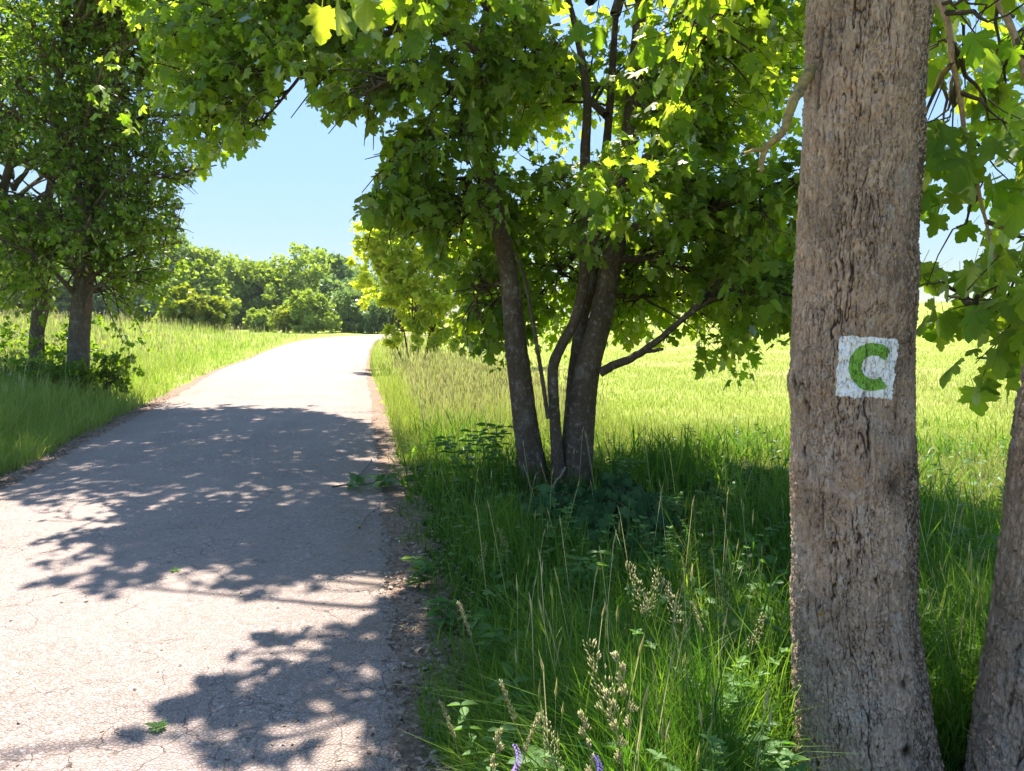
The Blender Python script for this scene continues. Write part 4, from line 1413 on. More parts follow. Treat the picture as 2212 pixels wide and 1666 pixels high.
FT = [  # px, top py, width px, distance, material, label
    (28, 520, 150, 112, 'far_b', 'tall bluish wood tree behind the far left stem'),
    (62, 575, 80, 78, 'far_y', 'yellow green tree seen left of the slim maple'),
    (-60, 540, 150, 100, 'far_a', 'far tree cut by the left edge of the photo'),
    (130, 560, 130, 116, 'far_b', 'far wood tree seen between the two left maples'),
    (225, 585, 130, 114, 'far_b', 'far wood tree half hidden behind the stout maple'),
    (318, 590, 120, 112, 'far_b', 'dark bluish wood tree just right of the stout maple'),
    (392, 500, 105, 120, 'far_b', 'tallest wood tree at the left end of the skyline'),
    (452, 536, 105, 122, 'far_a', 'rounded wood tree behind the bright dome shaped tree'),
    (440, 568, 85, 108, 'far_a', 'bright dome shaped tree in front of the wood'),
    (372, 600, 75, 106, 'far_b', 'small greyish tree at the wood edge above the yellow bush'),
    (540, 560, 120, 118, 'far_a', 'broad dark wood tree in the middle of the skyline'),
    (598, 572, 85, 120, 'far_a', 'narrow wood tree left of the airy tall tree'),
    (662, 535, 125, 114, 'far_a', 'airy tall tree with light showing through its top'),
    (728, 545, 70, 126, 'far_b', 'dark tree top behind the airy tall tree'),
    (742, 598, 95, 108, 'far_b', 'grey green tree right of the airy tall tree'),
    (800, 612, 100, 104, 'far_b', 'grey green tree touching the yellow hedge tree'),
    (870, 600, 110, 108, 'far_b', 'wood tree almost hidden behind the hedge tree'),
    (495, 590, 110, 128, 'far_b', 'shaded wood tree filling the gap behind the dome shaped tree'),
    (575, 610, 100, 128, 'far_b', 'shaded wood tree low behind the middle of the skyline'),
    (625, 600, 100, 130, 'far_b', 'shaded wood tree behind the narrow one'),
    (700, 610, 110, 130, 'far_b', 'shaded wood tree low behind the airy tall tree'),
    (770, 590, 110, 130, 'far_b', 'shaded wood tree behind the grey green pair'),
    (345, 615, 110, 130, 'far_b', 'shaded wood tree behind the left end of the wood'),
]
for k, (px, py, w, d, mat, lab) in enumerate(FT):
    r = np.random.default_rng(200 + k)
    b = at(px, 700, d)
    g = float(hgt(b[0], d)) - 0.1
    top = at(px, py, d)[2]
    h, wm = top - g, w / 1670 * d
    n = 15 if 'airy' not in lab else 11
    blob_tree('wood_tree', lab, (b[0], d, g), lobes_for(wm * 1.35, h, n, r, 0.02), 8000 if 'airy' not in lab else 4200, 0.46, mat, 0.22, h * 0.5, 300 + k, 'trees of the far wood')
FB = [
    (398, 630, 78, 62, 'far_y', 'larger yellow green bush above the left grass bank'),
    (462, 648, 62, 64, 'far_y', 'smaller yellow green bush at the end of the left bank'),
    (678, 638, 82, 84, 'far_a', 'round bright bush at the bend of the lane'),
    (632, 668, 60, 86, 'far_y', 'low pale bush left of the round bright bush'),
    (752, 640, 100, 90, 'far_b', 'grey green shrub right of the round bright bush'),
    (815, 655, 80, 88, 'far_b', 'dark shrub where the lane disappears'),
    (560, 678, 50, 90, 'far_a', 'small bush at the foot of the wood'),
]
for k, (px, py, w, d, mat, lab) in enumerate(FB):
    r = np.random.default_rng(240 + k)
    b = at(px, 700, d)
    g = float(hgt(b[0], d)) - 0.1
    h, wm = at(px, py, d)[2] - g, w / 1670 * d
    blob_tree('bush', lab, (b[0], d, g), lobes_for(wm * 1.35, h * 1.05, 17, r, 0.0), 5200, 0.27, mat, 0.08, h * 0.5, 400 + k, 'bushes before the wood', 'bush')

# sunlit yellow green hedge tree right of the lane
hx = at(895, 700, 24)[0]
hl = []
rh = np.random.default_rng(5)
for px, py, dd, s in ((835, 520, 23.5, .75), (880, 490, 24, .8), (940, 480, 24.5, .9), (1000, 470, 25, .9), (1050, 520, 25, .9), (825, 560, 23.5, .6), (850, 610, 23, .7), (900, 560, 23, .9), (960, 560, 23, .9), (1020, 580, 24, .9),
                      (880, 650, 23, .7), (930, 640, 22.6, .8), (990, 650, 23, .8), (830, 585, 24, .55), (900, 700, 23.4, .6), (960, 690, 23.2, .6), (812, 640, 25, .5), (1060, 640, 24.5, .9), (1110, 560, 25.5, 1.0), (1120, 660, 25, .8), (870, 700, 22.8, .5), (930, 715, 22.8, .5), (985, 715, 23, .55), (845, 660, 22.9, .5), (1040, 700, 23.6, .6), (803, 505, 23.5, .6), (800, 550, 23.5, .55), (815, 600, 23.3, .6), (850, 480, 24, .7), (860, 735, 22.6, .4), (905, 745, 22.5, .4), (955, 745, 22.6, .42), (1005, 745, 22.8, .42), (885, 600, 22.6, .6), (840, 555, 22.8, .5)):
    q = at(px, py, dd)
    hl.append(((q[0] - hx, (dd - 24) * 0.6, q[2] - 0.15), (s, s * 0.6, s * 0.8)))
g0 = float(hgt(hx, 24))
blob_tree('hedge_tree', 'sunlit yellow green hedge tree on the right side of the lane bend', (hx, 24, g0), hl, 15000, 0.165, 'hedge', 0.04, 1.5, 77, None, 'tree', 0.5, LEAF_LOW + OVAL, stems=6, spread=0.35)
# second hedge tree behind the middle tree
hx2 = at(1330, 700, 30)[0]
r = np.random.default_rng(8)

# shrubs around the feet of the left maples
for k, (px, py, d, w, h, lab) in enumerate(((35, 820, 13.6, 0.8, 0.7, 'leafy shrub at the left edge below the slim maple'), (120, 830, 13.6, 0.5, 0.55, 'leafy shrub between the feet of the two left maples'), (240, 820, 14.0, 0.45, 0.95, 'leafy shrub at the right foot of the stout maple'), (20, 780, 15.2, 0.8, 1.2, 'leafy shrub behind the slim maple'), (165, 800, 15.0, 0.7, 1.3, 'leafy shrub behind the foot of the stout maple'), (75, 830, 13.2, 0.6, 0.6, 'low leafy shrub before the foot of the slim maple'))):
    r = np.random.default_rng(60 + k)
    b = at(px, py, d)
    g = float(hgt(b[0], d))
    blob_tree('shrub', lab, (b[0], d, g), lobes_for(w * 2.6, h, 10, r, 0.05), 1000, 0.075, 'small_maple', 0.015, h * 0.6, 500 + k, 'shrubs under the left maples', 'shrub', 0.3, LEAF_LOW, stems=3, spread=0.08)

# ------------------------------------------------------------------ grass
def blades(P, H, W, lean, r, seg=3, wind=0.0):
    n = len(P)
    ph = r.uniform(0, 2 * np.pi, n)
    ps = r.uniform(0, 2 * np.pi, n)
    wv = np.stack([np.cos(ph), np.sin(ph), np.zeros(n)], 1) * W[:, None] * 0.5
    bd = np.stack([np.cos(ps) + wind, np.sin(ps), np.zeros(n)], 1) * (lean * H)[:, None]
    up = np.array([0, 0, 1.0])
    ts = {3: (0, 0.35, 0.72, 1.0), 2: (0, 0.55, 1.0)}[seg]
    ws = {3: (0.8, 1.0, 0.6, 0), 2: (1.0, 0.75, 0)}[seg]
    vs = []
    for t, w in zip(ts, ws):
        c = P + up * (H * t * (1 - 0.35 * lean * t))[:, None] + bd * (t ** 1.9)
        if w > 0:
            vs += [c - wv * w, c + wv * w]
        else:
            vs.append(c)
    V = np.stack(vs, 1)
    k = V.shape[1]
    F = []
    for s in range(seg - 1):
        a = 2 * s
        F += [(a, a + 1, a + 3), (a, a + 3, a + 2)]
    a = 2 * (seg - 1)
    F.append((a, a + 1, a + 2))
    FF = (np.array(F)[None] + (np.arange(n) * k)[:, None, None]).reshape(-1, 3)
    return V.reshape(-1, 3), FF, k


def scatter(n, y0, y1, x0k, x1k, r):
    y = 1 / (r.random(n) * (1 / y0 - 1 / y1) + 1 / y1)
    x = (x0k + (x1k - x0k) * r.random(n)) * y + r.uniform(-0.4, 0.4, n)
    return x, y


r = np.random.default_rng(17)
# deep grass in the shade of the verge
x, y = scatter(210000, 1.35, 11, -0.45, 0.80, r)
dr = x - xr(y)
pt = vnoise(x * 1.3 + 30, y * 1.3 + 30, 256, 4)
edge_ = 0.15 + 0.20 * (vnoise(x * 0 + 3, y * 2.5 + 10, 256, 7) - 0.5)
ok = (dr > edge_) & (r.random(len(x)) < 0.10 + 1.5 * pt * pt + 0.25 * vnoise(x * 5 + 8, y * 5 + 8, 256, 12)) & (np.hypot(x - 0.62, (y - 5.35) * 0.7) > 0.40 * r.uniform(0.6, 1.1, len(x)))
ok &= (np.hypot(x - 1.17, y - 2.45) > 0.25) & (np.hypot(x - 1.68, y - 2.3) > 0.25)
x, y, dr, pt = x[ok], y[ok], dr[ok], pt[ok]
H = (0.13 + 0.36 * pt + 0.13 * r.normal(size=len(x))) * (0.34 + 0.66 * ss(0.15, 0.75, dr)) * (1 - 0.35 * ss(2.2, 4.0, x) - 0.25 * ss(7, 11, y))
H = np.clip(H, 0.05, 0.62)
H = H * (1 - 0.78 * np.exp(-((x - 0.5) / 0.8) ** 2 - ((y - 6.3) / 1.0) ** 2))
foot = (1 - ss(2.25, 2.55, y)) * ss(0.62, 0.80, x / np.maximum(y, 0.1) * 2.2)
H = H * (1 - 0.85 * np.clip(foot, 0, 1))
P = np.stack([x, y, hgt(x, y) - 0.01], 1)
W = r.gamma(3.0, 0.0017, len(x)) * np.clip(y / 4.5, 0.8, 1.8)
V, F, k = blades(P, H, W, np.clip(r.gamma(2.0, 0.27, len(x)), 0.05, 1.0), r, 3, -0.2)
mb = MB()
mb.add(V, F, var=np.repeat(np.clip(r.normal(0.30, 0.34, len(x)) + 0.45 * (vnoise(x * 2.1 + 7, y * 2.1 + 7, 256, 14) - 0.5), 0, 1), k))
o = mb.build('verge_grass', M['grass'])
tag(o, 'deep shaded grass of the verge around the tree feet', 'grass', kind='stuff')
print('verge blades', len(x))

# sunlit meadow
x, y = scatter(170000, 5.5, 80, -0.32, 0.85, r)
dr = x - xr(y)
ok = (dr > 0.24 - 0.12 * ss(10, 28, y)) & ((y > 8) | (x > 2.5))
x, y, dr = x[ok], y[ok], dr[ok]
pt = vnoise(x * 0.6 + 30, y * 0.6 + 60, 256, 6)
tall = (1 - ss(2.0, 4.5, dr)) * ss(8, 11, y)
H = (0.055 + 0.06 * pt + 0.02 * r.normal(size=len(x))) * (1 + 3.6 * tall) + 0.0008 * y
P = np.stack([x, y, hgt(x, y) - 0.01], 1)
W = r.uniform(0.004, 0.008, len(x)) * np.clip(y / 9, 0.9, 6)
V, F, k = blades(P, np.clip(H, 0.03, 0.7), W, np.clip(r.gamma(2.0, 0.2, len(x)), 0.05, 1.2), r, 2)
mb = MB()
mb.add(V, F, var=np.repeat(np.clip(r.normal(0.36, 0.25, len(x)) + 0.5 * (vnoise(x * 0.25 + 9, y * 0.25 + 9, 256, 9) - 0.5), 0, 1), k))
o = mb.build('meadow_grass', M['meadow'])
tag(o, 'short sunlit grass of the meadow right of the lane', 'grass', kind='stuff')
print('meadow blades', len(x))

# tall grass of the left bank
x, y = scatter(150000, 5.0, 75, -0.85, -0.10, r)
dl = xl(y) - x
ok = dl > 0.24 - 0.12 * ss(10, 28, y) + 0.2 * (vnoise(x * 0 + 13, y * 1.5 + 10, 256, 2) - 0.5)
x, y, dl = x[ok], y[ok], dl[ok]
pt = vnoise(x * 0.5 + 30, y * 0.5 + 60, 256, 3)
H = (0.24 + 0.32 * pt + 0.12 * r.normal(size=len(x))) * (0.45 + 0.55 * ss(0.3, 1.6, dl)) * (1 + 0.35 * ss(3, 7, dl)) * (1 + 0.4 * (1 - ss(14, 18, y)))
P = np.stack([x, y, hgt(x, y) - 0.01], 1)
W = r.uniform(0.004, 0.009, len(x)) * np.clip(y / 8, 0.9, 6)
V, F, k = blades(P, np.clip(H, 0.05, 1.0), W, np.clip(r.gamma(2.0, 0.2, len(x)), 0.05, 1.2), r, 2, 0.2)
mb = MB()
mb.add(V, F, var=np.repeat(np.clip(r.normal(0.36, 0.36, len(x)) + 0.4 * (pt - 0.5), 0, 1), k))
o = mb.build('bank_grass', M['bank'])
tag(o, 'tall grass on the bank left of the lane', 'grass', kind='stuff')
print('bank blades', len(x))

# the far field strip beyond the bend is left to the ground material

# ------------------------------------------------------------------ seed heads as mass on bank and verge
def seed_mass(n, y0, y1, x0k, x1k, cond, hgt_rng, name, label, r, size=0.05):
    x, y = scatter(n, y0, y1, x0k, x1k, r)
    ok = cond(x, y)
    x, y = x[ok], y[ok]
    g = hgt(x, y)
    h = r.uniform(*hgt_rng, len(x))
    an = r.uniform(0, 2 * np.pi, len(x))
    ln = r.uniform(0.02, 0.14, len(x))
    base = np.stack([x, y, g], 1)
    top = base + np.stack([np.cos(an) * ln, np.sin(an) * ln, h], 1)
    k = np.clip(y / 9, 0.8, 5)[:, None]
    e = np.stack([np.cos(an), np.sin(an), np.zeros(len(x))], 1) * 0.0018 * k
    V = np.stack([base - e, base + e, top + e, top - e], 1)
    F = (np.array([(0, 1, 2), (0, 2, 3)])[None] + (np.arange(len(x)) * 4)[:, None, None]).reshape(-1, 3)
    mb = MB()
    mb.add(V.reshape(-1, 3), F, var=np.repeat(r.random(len(x)), 4))
    # plume: three crossed slim diamonds
    for q in range(3):
        f = np.stack([np.cos(an + q * 1.05), np.sin(an + q * 1.05), np.zeros(len(x))], 1) * size * 0.16 * np.sqrt(k)
        d = nrm([0, 0, 1.0]) + np.stack([np.cos(an), np.sin(an), np.zeros(len(x))], 1) * 0.25
        s = (size * r.uniform(1.2, 2.4, len(x)))[:, None] * np.sqrt(k)
        V = np.stack([top - d * s * 0.3, top + f + d * s * 0.2, top + d * s, top - f + d * s * 0.25], 1)
        mb.add(V.reshape(-1, 3), F, var=np.repeat(r.random(len(x)), 4))
    o = mb.build(name, M['seed'])
    return tag(o, label, 'grass', kind='stuff')


seed_mass(13000, 8, 70, -0.85, -0.12, lambda x, y: (xl(y) - x > 1.2) & (r.random(len(x)) < 0.25 + 0.75 * ss(2, 6, xl(y) - x)) & (r.random(len(x)) < np.where((y < 15.5) & (x < -6.5), 0.45, 1.0)), (0.45, 0.85), 'seeding_grass', 'pale seeding grass heads over the left bank', r)
seed_mass(6500, 6, 60, -0.2, 0.8, lambda x, y: (x - xr(y) > 2.0) & ((y > 9) | (x > 3.5)) & (vnoise(x * 0.3 + 4, y * 0.3 + 4, 256, 5) + 0.3 * r.random(len(x)) > 0.55), (0.08, 0.2), 'seeding_grass', 'pale seed heads in patches over the sunlit meadow', r, 0.02)
seed_mass(5200, 9.5, 50, -0.30, 0.1, lambda x, y: (x - xr(y) > 0.6) & (x - xr(y) < 3.2), (0.35, 0.7), 'seeding_grass', 'pale seeding grass heads along the sunlit right verge', r, 0.045)


# ------------------------------------------------------------------ single seeding grass stalks in front
def panicle_mesh(kind, rr):
    """stem from origin up to height 1 (leaning), panicle in the top part; real scale given later"""
    st, hd = MB(), MB()
    bend = 0.16 if kind != 'tuft' else 0.10
    t = np.linspace(0, 1, 12)
    c = np.stack([bend * t ** 2.2, 0.02 * np.sin(t * 4), t * (1 - 0.06 * t)], 1)
    V, F = tube(c, np.linspace(0.0030, 0.0012, 12), 4)
    st.add(V, F, var=np.full(len(V), 0.5 + 0.3 * rr.random()))
    lo = {'loose': 0.72, 'tuft': 0.74, 'spike': 0.80}[kind]
    n = {'loose': 110, 'tuft': 170, 'spike': 110}[kind]
    P, T, S, va = [], [], [], []
    for k in range(n):
        if kind == 'tuft':
            g = [0.76, 0.82, 0.87, 0.92, 0.96, 0.995][k % 6]
            f = g + rr.normal() * 0.008
        else:
            f = lo + (1 - lo) * rr.random()
        f = min(f, 1.0)
        p = np.array([np.interp(f, t, c[:, q]) for q in range(3)])
        a = rr.uniform(0, 2 * math.pi)
        o = np.array([math.cos(a), math.sin(a), 0])
        out = {'loose': 0.045 * (1.15 - f) / 0.4, 'tuft': 0.016 + 0.05 * (1 - f), 'spike': 0.006}[kind]
        if kind == 'tuft':
            o = np.array([math.cos(k % 6 * 2.2), math.sin(k % 6 * 2.2), 0]) * 0.6 + rvec(rr) * 0.45
        P.append(p + o * out * rr.uniform(0.3, 1.0) + np.array([0, 0, 0.012]))
        T.append(o * (0.5 if kind != 'spike' else 0.25) + np.array([0.25, 0, 1.0]) + rvec(rr) * 0.35)
        S.append({'loose': 0.018, 'tuft': 0.019, 'spike': 0.017}[kind] * rr.uniform(0.8, 1.3))
        va.append(rr.random())
    P, T = np.array(P), np.array(T)
    sp = (np.array([(0, 0, 0), (0.16, 0.45, 0.015), (0, 1, 0), (-0.16, 0.45, -0.05), (0, 0.45, 0.16), (0, 0.45, -0.16)], float) * [0.85, 1, 0.85],
          np.array([(0, 1, 4), (1, 2, 4), (2, 3, 4), (3, 0, 4), (1, 0, 5), (2, 1, 5), (3, 2, 5), (0, 3, 5)]))
    add_leaves(hd, [sp], P, frames(T, np.array([[0.3, -1.0, 0.2]]).repeat(len(P), 0)), np.array(S), np.array(va), rr)
    return st, hd


rs = np.random.default_rng(3)
PROTO = {}
for kind in ('loose', 'tuft', 'spike'):
    for v in range(2):
        st, hd = panicle_mesh(kind, rs)
        PROTO[kind, v] = (st.mesh('stem', M['stem']), hd.mesh('seed_head', M['seed']))
STALKS = [  # tip px, tip py, distance, kind, label
    (1322, 1440, 1.75, 'tuft', 'thick yellowish tufted grass head, tallest at the bottom centre'),
    (1290, 1400, 1.85, 'loose', 'pale loose grass head just left of the thick tufted one'),
    (1302, 1520, 1.70, 'tuft', 'tufted grass head below the thick yellowish one'),
    (1240, 1560, 1.75, 'tuft', 'low tufted grass head left of the thick yellowish one'),
    (1372, 1225, 2.6, 'loose', 'pale grass head leaning left above the bottom centre'),
    (1412, 1240, 2.7, 'loose', 'pale grass head, middle of three leaning side by side'),
    (1448, 1260, 2.6, 'loose', 'pale grass head, rightmost of three leaning side by side'),
    (1560, 1255, 2.9, 'loose', 'grey green grass head nearest the marked trunk on its left'),
    (1508, 1310, 2.5, 'spike', 'slim grass spike left of the marked trunk, arching right'),
    (1640, 1330, 2.6, 'loose', 'grass head close beside the marked trunk foot'),
    (1005, 1310, 2.5, 'spike', 'slim upright grass spike standing alone near the dirt shoulder'),
    (1045, 1175, 3.6, 'loose', 'tan grass head among tall blades right of the road edge'),
    (1085, 1145, 3.8, 'loose', 'tan grass head right of the one by the road edge'),
    (1098, 1480, 1.95, 'spike', 'long tan grass spike leaning left at the bottom'),
    (968, 1525, 1.95, 'spike', 'tan grass spike leaning over the dirt shoulder'),
    (1150, 1545, 1.85, 'spike', 'short tan grass spike above the pink vetch'),
    (1182, 1560, 1.8, 'loose', 'grey seeding grass head above the blue vetch'),
    (1100, 1590, 1.7, 'tuft', 'small tufted grass head beside the pink vetch'),
    (880, 1180, 5.0, 'loose', 'thin grass head arching over the shoulder below the fallen branch'),
    (930, 1010, 6.2, 'loose', 'thin grass head in the shade left of the ivy'),
    (1340, 1045, 6.4, 'spike', 'yellow lit grass head right of the stems base'),
    (2075, 1480, 2.9, 'spike', 'tall grass spike between the two right trunks'),
    (2045, 1590, 2.5, 'spike', 'short grass spike at the right foot of the marked trunk'),
]
for k, (px, py, d, kind, lab) in enumerate(STALKS):
    tip = at(px, py, d)
    lean_x = [-0.16, 0.16][k % 2] * 0.6 if 'left' not in lab.split('leaning')[-1:][0] else -0.16
    g = float(hgt(tip[0], d))
    h = max(0.25, tip[2] - g) / 0.94
    an = math.pi if lean_x < 0 else 0.0
    an += rs.uniform(-0.7, 0.7)
    bx_, by_ = tip[0] - math.cos(an) * 0.13 * h, d - math.sin(an) * 0.13 * h
    root = empty('seeding_grass_stalk', (bx_, by_, g), lab, 'grass stalk', 'seeding grass stalks in front')
    root.rotation_euler = (0, 0, an)
    root.scale = (h, h, h)
    st, hd = PROTO[kind, k % 2]
    for me, nm in ((st, 'stem'), (hd, 'seed_head')):
        o = bpy.data.objects.new(nm, me)
        col.objects.link(o)
        o.parent = root

# ------------------------------------------------------------------ vetch, weeds, ivy, sticks
def vetch(px, py, d, label, hi):
    tip = at(px, py, d)
    g = float(hgt(tip[0], d))
    rr = np.random.default_rng(int(px))
    root = empty('vetch_plant', (tip[0], d, g), label, 'flower', 'vetch flowers')
    c = resample([(tip[0] + 0.05, d + 0.02, g), (tip[0] + 0.04, d, g + (tip[2] - g) * 0.6), tip], 14)
    m = MB()
    V, F = tube(c, np.linspace(0.0022, 0.0012, 14), 5)
    m.add(V, F, var=np.full(len(V), 0.3))
    m.build('stem', M['stem'], root)
    m = MB()
    P, T = [], []
    for q in range(26):
        f = q / 26
        p = tip + np.array([0.012 * math.sin(f * 3), 0, -0.062 + 0.068 * f])
        o = nrm([math.cos(q * 2.1) * 0.8, -abs(math.sin(q * 2.1)), -0.5])
        P.append(p + o * 0.002); T.append(o)
    add_leaves(m, OVAL, np.array(P), frames(np.array(T), np.array([[0, -0.3, 1.0]]).repeat(26, 0)), np.full(26, 0.012) * np.linspace(1.1, 0.6, 26), np.clip(rr.normal(hi, 0.15, 26), 0, 1), rr)
    m.build('blossom', M['petal'], root)
    m = MB()
    P, T = [], []
    for q in range(5):
        b = c[2 + 2 * q]
        dr_ = nrm([math.cos(q * 2.4), math.sin(q * 2.4) * 0.6, 0.5])
        for s in range(7):
            for sg in (1, -1):
                P.append(b + dr_ * 0.012 * (s + 1)); T.append(np.cross(dr_, [0, 0, 1.0]) * sg + dr_ * 0.3)
    add_leaves(m, OVAL, np.array(P), frames(np.array(T), np.array([[0, 0, 1.0]]).repeat(len(P), 0)), np.full(len(P), 0.020), rr.random(len(P)), rr)
    m.build('leaves', M['weed'], root)


vetch(1108, 1608, 1.72, 'pink vetch blossom at the bottom of the verge', 0.95)
vetch(1283, 1632, 1.70, 'blue violet vetch blossom at the bottom of the verge', 0.1)


def weed(px, py, z, d, label, n, leaf, spread, h, mat='weed', shp=OVAL, seed=0, hang=0.3, cat='weed', name='leafy_weed'):
    rr = np.random.default_rng(900 + seed)
    b = at(px, py, d)
    g = float(hgt(b[0], d)) if z is None else z
    root = empty(name, (b[0], d, g), label, cat, 'leafy weeds of the verge')
    m, ml = MB(), MB()
    P, T, U = [], [], []
    ns_ = max(1, n // 14)
    for s in range(ns_):
        an = s * 2.4 + rr.random()
        tp = np.array([b[0] + spread * math.cos(an) * rr.uniform(0.2, 1), d + spread * math.sin(an) * rr.uniform(0.2, 1), g + h * rr.uniform(0.6, 1.0)])
        c = resample([(b[0], d, g), ((b[0] + tp[0]) / 2, (d + tp[1]) / 2, g + h * 0.55), tp], 8)
        V, F = tube(c, np.linspace(0.003, 0.0014, 8), 4)
        m.add(V, F, var=np.full(len(V), 0.2))
        for q in range(14):
            f = 0.25 + 0.75 * (q // 2) / 6
            p = np.array([np.interp(f, np.linspace(0, 1, 8), c[:, e]) for e in range(3)])
            a = (q % 2) * math.pi + (q // 2) * 1.57 + rr.normal() * 0.3
            o = np.array([math.cos(a), math.sin(a), 0.2 - hang * rr.random()])
            P.append(p); T.append(o); U.append(np.array([0, 0, 1.0]) + rvec(rr) * 0.35)
    P, T, U = np.array(P), np.array(T), np.array(U)
    m.build('stem', M['stem'], root)
    add_leaves(ml, shp, P, frames(T, U), leaf * rr.uniform(0.6, 1.25, len(P)), np.clip(rr.normal(0.45, 0.3, len(P)), 0, 1), rr)
    ml.build('leaves', M[mat], root)


WEEDS = [(905, 1290, 4.3, 'leafy weed sprawling at the dirt shoulder edge', 42, .075, .13, .22), (1245, 1330, 3.9, 'drooping grey leaved weed below the ivy', 56, .085, .16, .32),
         (1160, 1470, 2.6, 'broad leaved weed left of the tufted grass', 42, .10, .14, .30), (1225, 1560, 2.1, 'broad leaved weed behind the blue vetch', 42, .09, .12, .34),
         (1060, 1560, 2.3, 'bright leafy weed in the verge near the bottom', 42, .05, .13, .38), (1050, 1370, 3.2, 'light green weed among tall blades', 42, .06, .14, .34),
         (1600, 1500, 2.35, 'sunlit leafy weed at the left foot of the marked trunk', 70, .05, .16, .34), (1680, 1590, 2.15, 'bright round leaved weed touching the marked trunk', 56, .06, .13, .28),
         (1000, 1030, 7.0, 'dark weed in the shade left of the stems', 70, .10, .35, .55), (1070, 1010, 7.4, 'dark weed close to the left stem foot', 70, .10, .3, .55),
         (1340, 1060, 6.6, 'weed at the right foot of the stems', 56, .08, .25, .4), (1440, 1160, 5.2, 'low weed in the grass right of the ivy', 56, .06, .2, .36),
         (960, 1340, 3.7, 'round leaved weed near the shoulder bend', 30, .085, .10, .18), (1540, 1400, 3.0, 'feathery weed midway to the marked trunk', 56, .045, .16, .34),
         (2080, 1300, 4.2, 'yellow tipped weed seen between the two right trunks', 56, .045, .2, .42), (2060, 1450, 3.2, 'low weed between the feet of the right trunks', 42, .05, .15, .3)]
for k, (px, py, d, lab, n, lf, sp_, h_) in enumerate(WEEDS):
    weed(px, py, None, d, lab, n, lf, sp_, h_, seed=k)
# two small green plants in the asphalt
for k, (px, py, lab) in enumerate(((340, 1575, 'small green weed growing in the shaded asphalt'), (377, 1235, 'tiny green weed at the edge of the dappled shade'))):
    q = onground(px, py, 0.04)
    rr = np.random.default_rng(70 + k)
    root = empty('road_weed', (q[0], q[1], 0.035), lab, 'weed', 'weeds in the asphalt')
    m = MB()
    n = 12 - 4 * k
    a = np.arange(n) * 2.4
    T = np.stack([np.cos(a), np.sin(a), 0.35 + 0.4 * rr.random(n)], 1)
    add_leaves(m, OVAL, np.tile([q[0], q[1], 0.04], (n, 1)) + T * 0.006, frames(T, np.tile([0, 0, 1.0], (n, 1))), rr.uniform(0.03, 0.055, n) * (1 - 0.2 * k), np.full(n, 0.9), rr)
    m.build('leaves', M['weed'], root)

# ivy mound at the foot of the stems
rr = np.random.default_rng(44)
ib = np.array([0.62, 5.35, float(hgt(0.62, 5.35))])
root = empty('ivy_plant', ib, 'dark ivy mound spilling over the foot of the stems', 'ivy')
P, T, U = [], [], []
mst = MB()
for k in range(26):
    an = rr.uniform(0, 2 * math.pi)
    rg = rr.uniform(0.55, 1.35)
    e = ib + np.array([0.46 * math.cos(an) * rg, 0.60 * math.sin(an) * rg - 0.12, 0.04])
    mtop = ib + np.array([0.2 * math.cos(an), -0.2 + 0.8 * rr.random(), 0.10 + 0.15 * rr.random()])
    c = resample([ib + [0, 0.35, 0.1], mtop, (mtop + e) / 2 + [0.1 * math.cos(an), 0.1 * math.sin(an), 0.08], e], 14)
    V, F = tube(c, 0.004, 4)
    mst.add(V, F)
    for q in range(3, 14):
        for s in range(3):
            o = nrm(np.array([math.cos(an), math.sin(an) - 0.4, 0.0]) + rvec(rr) * 0.7)
            P.append(c[q] + rvec(rr) * 0.09); T.append(o * 0.6 + np.array([0, 0, -0.8])); U.append(o + [0, -0.3, 0.6])
P, T, U = np.array(P), np.array(T), np.array(U)
P[:, 2] = np.maximum(P[:, 2], ib[2] + 0.04)
mst.build('vines', M['twig'], root)
px_, py_, d_ = project(P)
big = np.argsort(P[:, 1])[:260]
rest = np.ones(len(P), bool); rest[big] = False
Fm = frames(T, U); S = rr.uniform(0.04, 0.10, len(P)); var = rr.random(len(P)) ** 1.6
ml = MB()
add_leaves(ml, LEAF_MID, P[rest], Fm[rest], S[rest], var[rest], rr)
o = ml.build('foliage', M['ivy'], root); o['kind'] = 'stuff'
for k in big:
    ob = bpy.data.objects.new('leaf', leaf_mesh(int(rr.integers(0, 16)), 'mid', 'ivy'))
    col.objects.link(ob); ob.parent = root
    ob.matrix_basis = Matrix.LocRotScale(Vector((P[k] - ib).tolist()), Matrix(Fm[k].tolist()).to_quaternion(), Vector((float(S[k]),) * 3))


def stick(pts, r0, r1, label, name='fallen_stick', mat='stick', group='fallen sticks at the road edge'):
    m = MB()
    q = resample(pts, 18)
    q += np.random.default_rng(len(label)).normal(size=q.shape) * r0 * 0.25
    V, F = tube(q, np.linspace(r0, r1, 18), 7)
    m.add(V, F)
    o = m.build(name, M[mat], smooth=True)
    return tag(o, label, 'stick', group)


gnd = lambda px, py, z=0.03: tuple(onground(px, py, z))
stick([gnd(776, 1028, 0.05), gnd(788, 1012, .05), gnd(798, 1002, .06), gnd(803, 992, .07)], 0.011, 0.006, 'pale dead stick lying at the road edge above the fallen branch')
stick([gnd(776, 1142, .04), gnd(786, 1124, .05), gnd(798, 1112, .05), gnd(810, 1100, .07)], 0.008, 0.004, 'curved dead stick lying on the dirt below the fallen branch')
stick([at(1168, 1140, 6.0), at(1172, 1105, 6.2), at(1190, 1060, 6.5), at(1222, 1010, 6.75)], 0.014, 0.010, 'dead branch leaning against the stems above the ivy', 'dead_branch')
